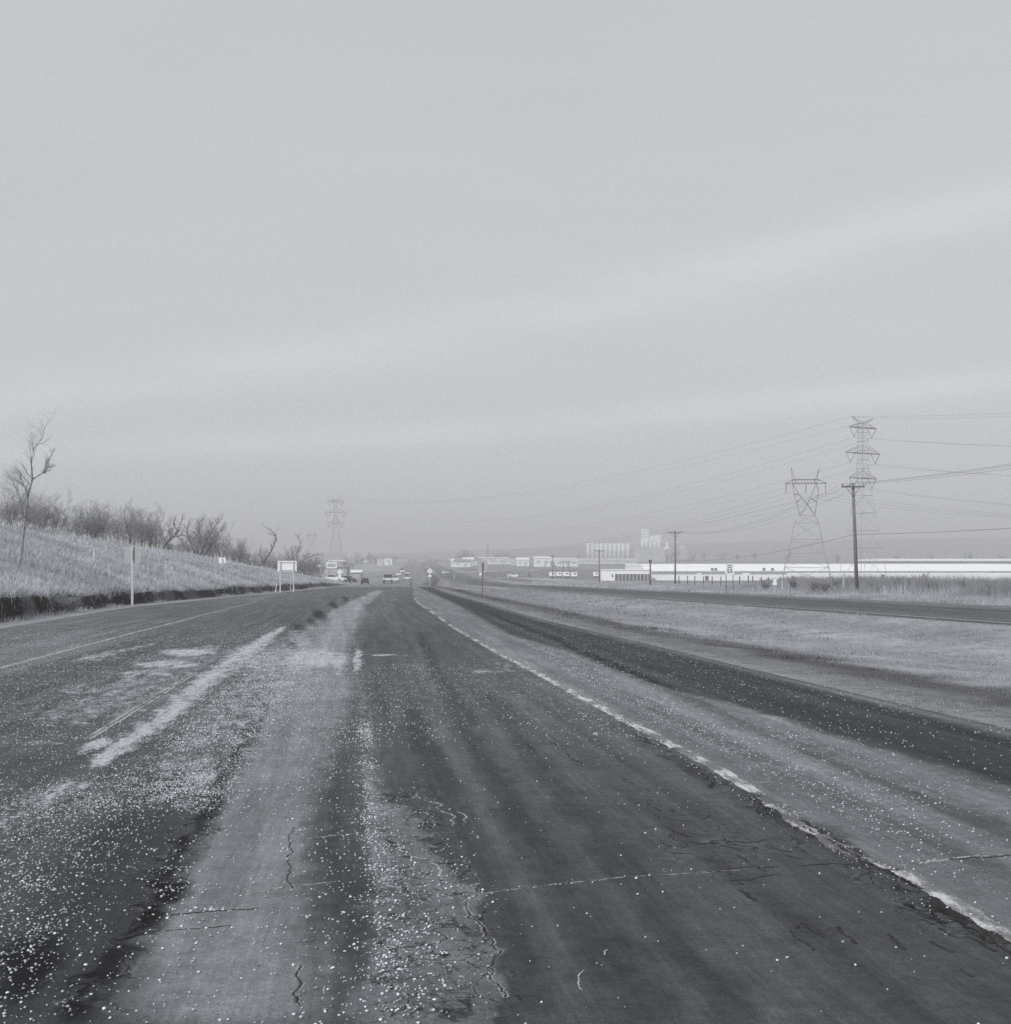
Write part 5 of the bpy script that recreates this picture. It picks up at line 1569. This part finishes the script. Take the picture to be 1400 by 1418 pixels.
FG = 'bare trees scattered in the hazy distance'
i = 0
for px_, Y, s in ((640, 1250, 1.6), (646, 1260, 1.7), (634, 1240, 1.3), (652, 1280, 1.4), (690, 1300, 1.4), (697, 1290, 1.5), (684, 1320, 1.2), (704, 1280, 1.2), (604, 1180, .7), (715, 1150, 1.0), (855, 1500, 1.3), (866, 1520, 1.4), (878, 1510, 1.5), (930, 1500, 1.6), (936, 1490, 1.8), (920, 1540, 1.4),
                  (905, 1560, 1.2), (890, 1540, 1.1), (960, 1480, 1.2), (975, 1500, 1.4), (1000, 1450, 1.4), (1020, 1440, 1.2), (1045, 1460, 1.5), (820, 1450, 1.0), (800, 1480, 1.1), (520, 1100, 1.0), (512, 1150, 1.2), (500, 1000, .9), (494, 980, .8), (482, 820, .8), (476, 800, .9), (488, 760, .6), (545, 1200, .9), (530, 1250, 1.0), (430, 420, .75), (424, 400, .7), (436, 500, .9), (440, 560, .9), (415, 420, .7),
                  (1240, 1100, 1.2), (1290, 1120, 1.1), (1340, 1100, 1.3), (1385, 1120, 1.1), (1160, 1200, 1.2), (1090, 1300, 1.3)):
    far_tree(px_, 350 + (Y - 350) * .82, s * .85, 'bare grey tree standing in the hazy distance', FG, i); i += 1

# hills far off
def hills():
    prof = [(-2200, 762), (-1200, 758), (-400, 762), (0, 765), (300, 767), (500, 766), (600, 764), (700, 761), (800, 757), (900, 754), (1000, 751), (1150, 748), (1300, 745), (1500, 742), (1900, 745), (2600, 752), (3400, 760)]
    Yr = 2600; xs = np.linspace(-2200, 3400, 260)
    top = np.interp(xs, [q[0] for q in prof], [q[1] for q in prof]) + 1.6 * (vnoise(xs, xs * 0, 60, 71) - .5) + 1.2 * (vnoise(xs, xs * 0, 14, 72) - .5)
    V = []
    n = 9
    for j in range(n):
        t = j / (n - 1); Yj = 1900 + (Yr - 1900) * t
        zt = EYE + (HR - top) / FOC * Yr; zb = base(Yj) - 3
        V.append(np.stack([(xs - CX) / FOC * Yj, np.full(xs.shape, Yj), zb + (zt - zb) * sm(t)], -1))
    V.append(np.stack([(xs - CX) / FOC * 3400, np.full(xs.shape, 3400.0), np.full(xs.shape, 6.0)], -1))
    V = np.array(V)
    o = np_mesh('hills', V, grid_faces(n + 1, len(xs)), M['terrain'], {'tone': np.full(V.shape[:2], alb(105))}, True)
    tag(o, kind='structure')


hills()

# ------------------------------------------------------------------ air
HAZE_D = .00095
mb = MB(); mb.box((0, 3500, 20.5), (15400, 12400, 55))
me = bpy.data.meshes.new('haze'); me.from_pydata(mb.v, [], mb.f)
hz = bpy.data.objects.new('haze', me); COL.objects.link(hz)
m = bpy.data.materials.new('thin_haze'); m.use_nodes = True; nt = m.node_tree; nt.nodes.clear()
out = nt.nodes.new('ShaderNodeOutputMaterial'); pv = nt.nodes.new('ShaderNodeVolumePrincipled')
pv.inputs['Density'].default_value = HAZE_D; pv.inputs['Color'].default_value = (.93, .937, .965, 1); pv.inputs['Anisotropy'].default_value = .0
nt.links.new(pv.outputs[0], out.inputs['Volume']); me.materials.append(m)
tag(hz, 'pale grey haze hanging over the valley and far hills', 'haze', kind='stuff')

# ------------------------------------------------------------------ sky and sun
sun_dir = Vector((-.70, -.71, 0)).normalized() * math.cos(R(40)) + Vector((0, 0, math.sin(R(40))))
w = bpy.data.worlds.new('World'); sc.world = w; w.use_nodes = True
nt = w.node_tree; bg = nt.nodes['Background']; bg.inputs['Strength'].default_value = .10
sky = nt.nodes.new('ShaderNodeTexSky'); sky.sky_type = 'NISHITA'; sky.sun_disc = False
sky.sun_elevation = R(40); sky.sun_rotation = math.atan2(sun_dir.x, sun_dir.y) % (2 * math.pi)
sky.dust_density = 3.0; sky.air_density = 1.0
bw = nt.nodes.new('ShaderNodeRGBToBW'); nt.links.new(sky.outputs[0], bw.inputs[0])
v = math_(nt, 'MULTIPLY', math_(nt, 'POWER', bw.outputs[0], .12), 5.30)
# thin high cloud: two long faint streaks and soft mottling, by direction
tc = nt.nodes.new('ShaderNodeTexCoord'); sp = nt.nodes.new('ShaderNodeSeparateXYZ'); nt.links.new(tc.outputs['Generated'], sp.inputs[0])
yy = math_(nt, 'MAXIMUM', math_(nt, 'ABSOLUTE', sp.outputs[1]), .05)
gx = math_(nt, 'DIVIDE', sp.outputs[0], yy); gzn = math_(nt, 'DIVIDE', sp.outputs[2], yy)
cmb = nt.nodes.new('ShaderNodeCombineXYZ'); nt.links.new(gx, cmb.inputs[0]); nt.links.new(gzn, cmb.inputs[1])
mp = nt.nodes.new('ShaderNodeMapping'); mp.inputs['Rotation'].default_value = (0, 0, R(-12)); mp.inputs['Scale'].default_value = (1.6, 9, 1); nt.links.new(cmb.outputs[0], mp.inputs[0])
wisp = noise(nt, mp.outputs[0], 2.2, 5, .55, .4)
for a, b, c, wd, amp in ((.176, .20, .10, .020, .10), (.096, .075, .06, .011, .11)):
    cen = math_(nt, 'ADD', math_(nt, 'ADD', a, math_(nt, 'MULTIPLY', gx, b)), math_(nt, 'MULTIPLY', math_(nt, 'MULTIPLY', gx, gx), c))
    dd = math_(nt, 'DIVIDE', math_(nt, 'SUBTRACT', gzn, cen), wd)
    ga = math_(nt, 'POWER', 2.718, math_(nt, 'MULTIPLY', math_(nt, 'MULTIPLY', dd, dd), -1.0))
    v = math_(nt, 'MULTIPLY', v, math_(nt, 'ADD', 1.0, math_(nt, 'MULTIPLY', math_(nt, 'MULTIPLY', ga, maprange(nt, wisp, .3, .7, .4, 1.3)), amp)))
v = math_(nt, 'MULTIPLY', v, maprange(nt, wisp, .3, .7, .985, 1.015))
nt.links.new(tint(nt, v, (.985, 1.0, 1.022)), bg.inputs['Color'])

sl = bpy.data.lights.new('sun', 'SUN'); sl.energy = 3.0; sl.angle = R(.6); sl.color = (1, .99, .98)
so = bpy.data.objects.new('sun', sl); COL.objects.link(so); so.rotation_euler = sun_dir.to_track_quat('Z', 'Y').to_euler(); so.location = (0, 0, 60)

# ------------------------------------------------------------------ camera
cam = bpy.data.cameras.new('camera'); co = bpy.data.objects.new('camera', cam); COL.objects.link(co)
co.location = (0, 0, EYE); co.rotation_euler = (R(90), 0, 0)
cam.sensor_fit = 'VERTICAL'; cam.sensor_height = 60.0; cam.lens = 60.0 * FOC / 1418
cam.shift_y = (HR - 709) / 1418; cam.shift_x = 0
cam.clip_start = .1; cam.clip_end = 20000
sc.camera = co
sc.render.resolution_x = 1011; sc.render.resolution_y = 1024
vs = sc.view_settings; vs.view_transform = 'Standard'; vs.look = 'None'; vs.exposure = 0; vs.gamma = 1; vs.use_curve_mapping = False
sc.cycles.use_denoising = False
sc.cycles.max_bounces = 6; sc.cycles.volume_bounces = 0
sc.cycles.filter_width = 1.6
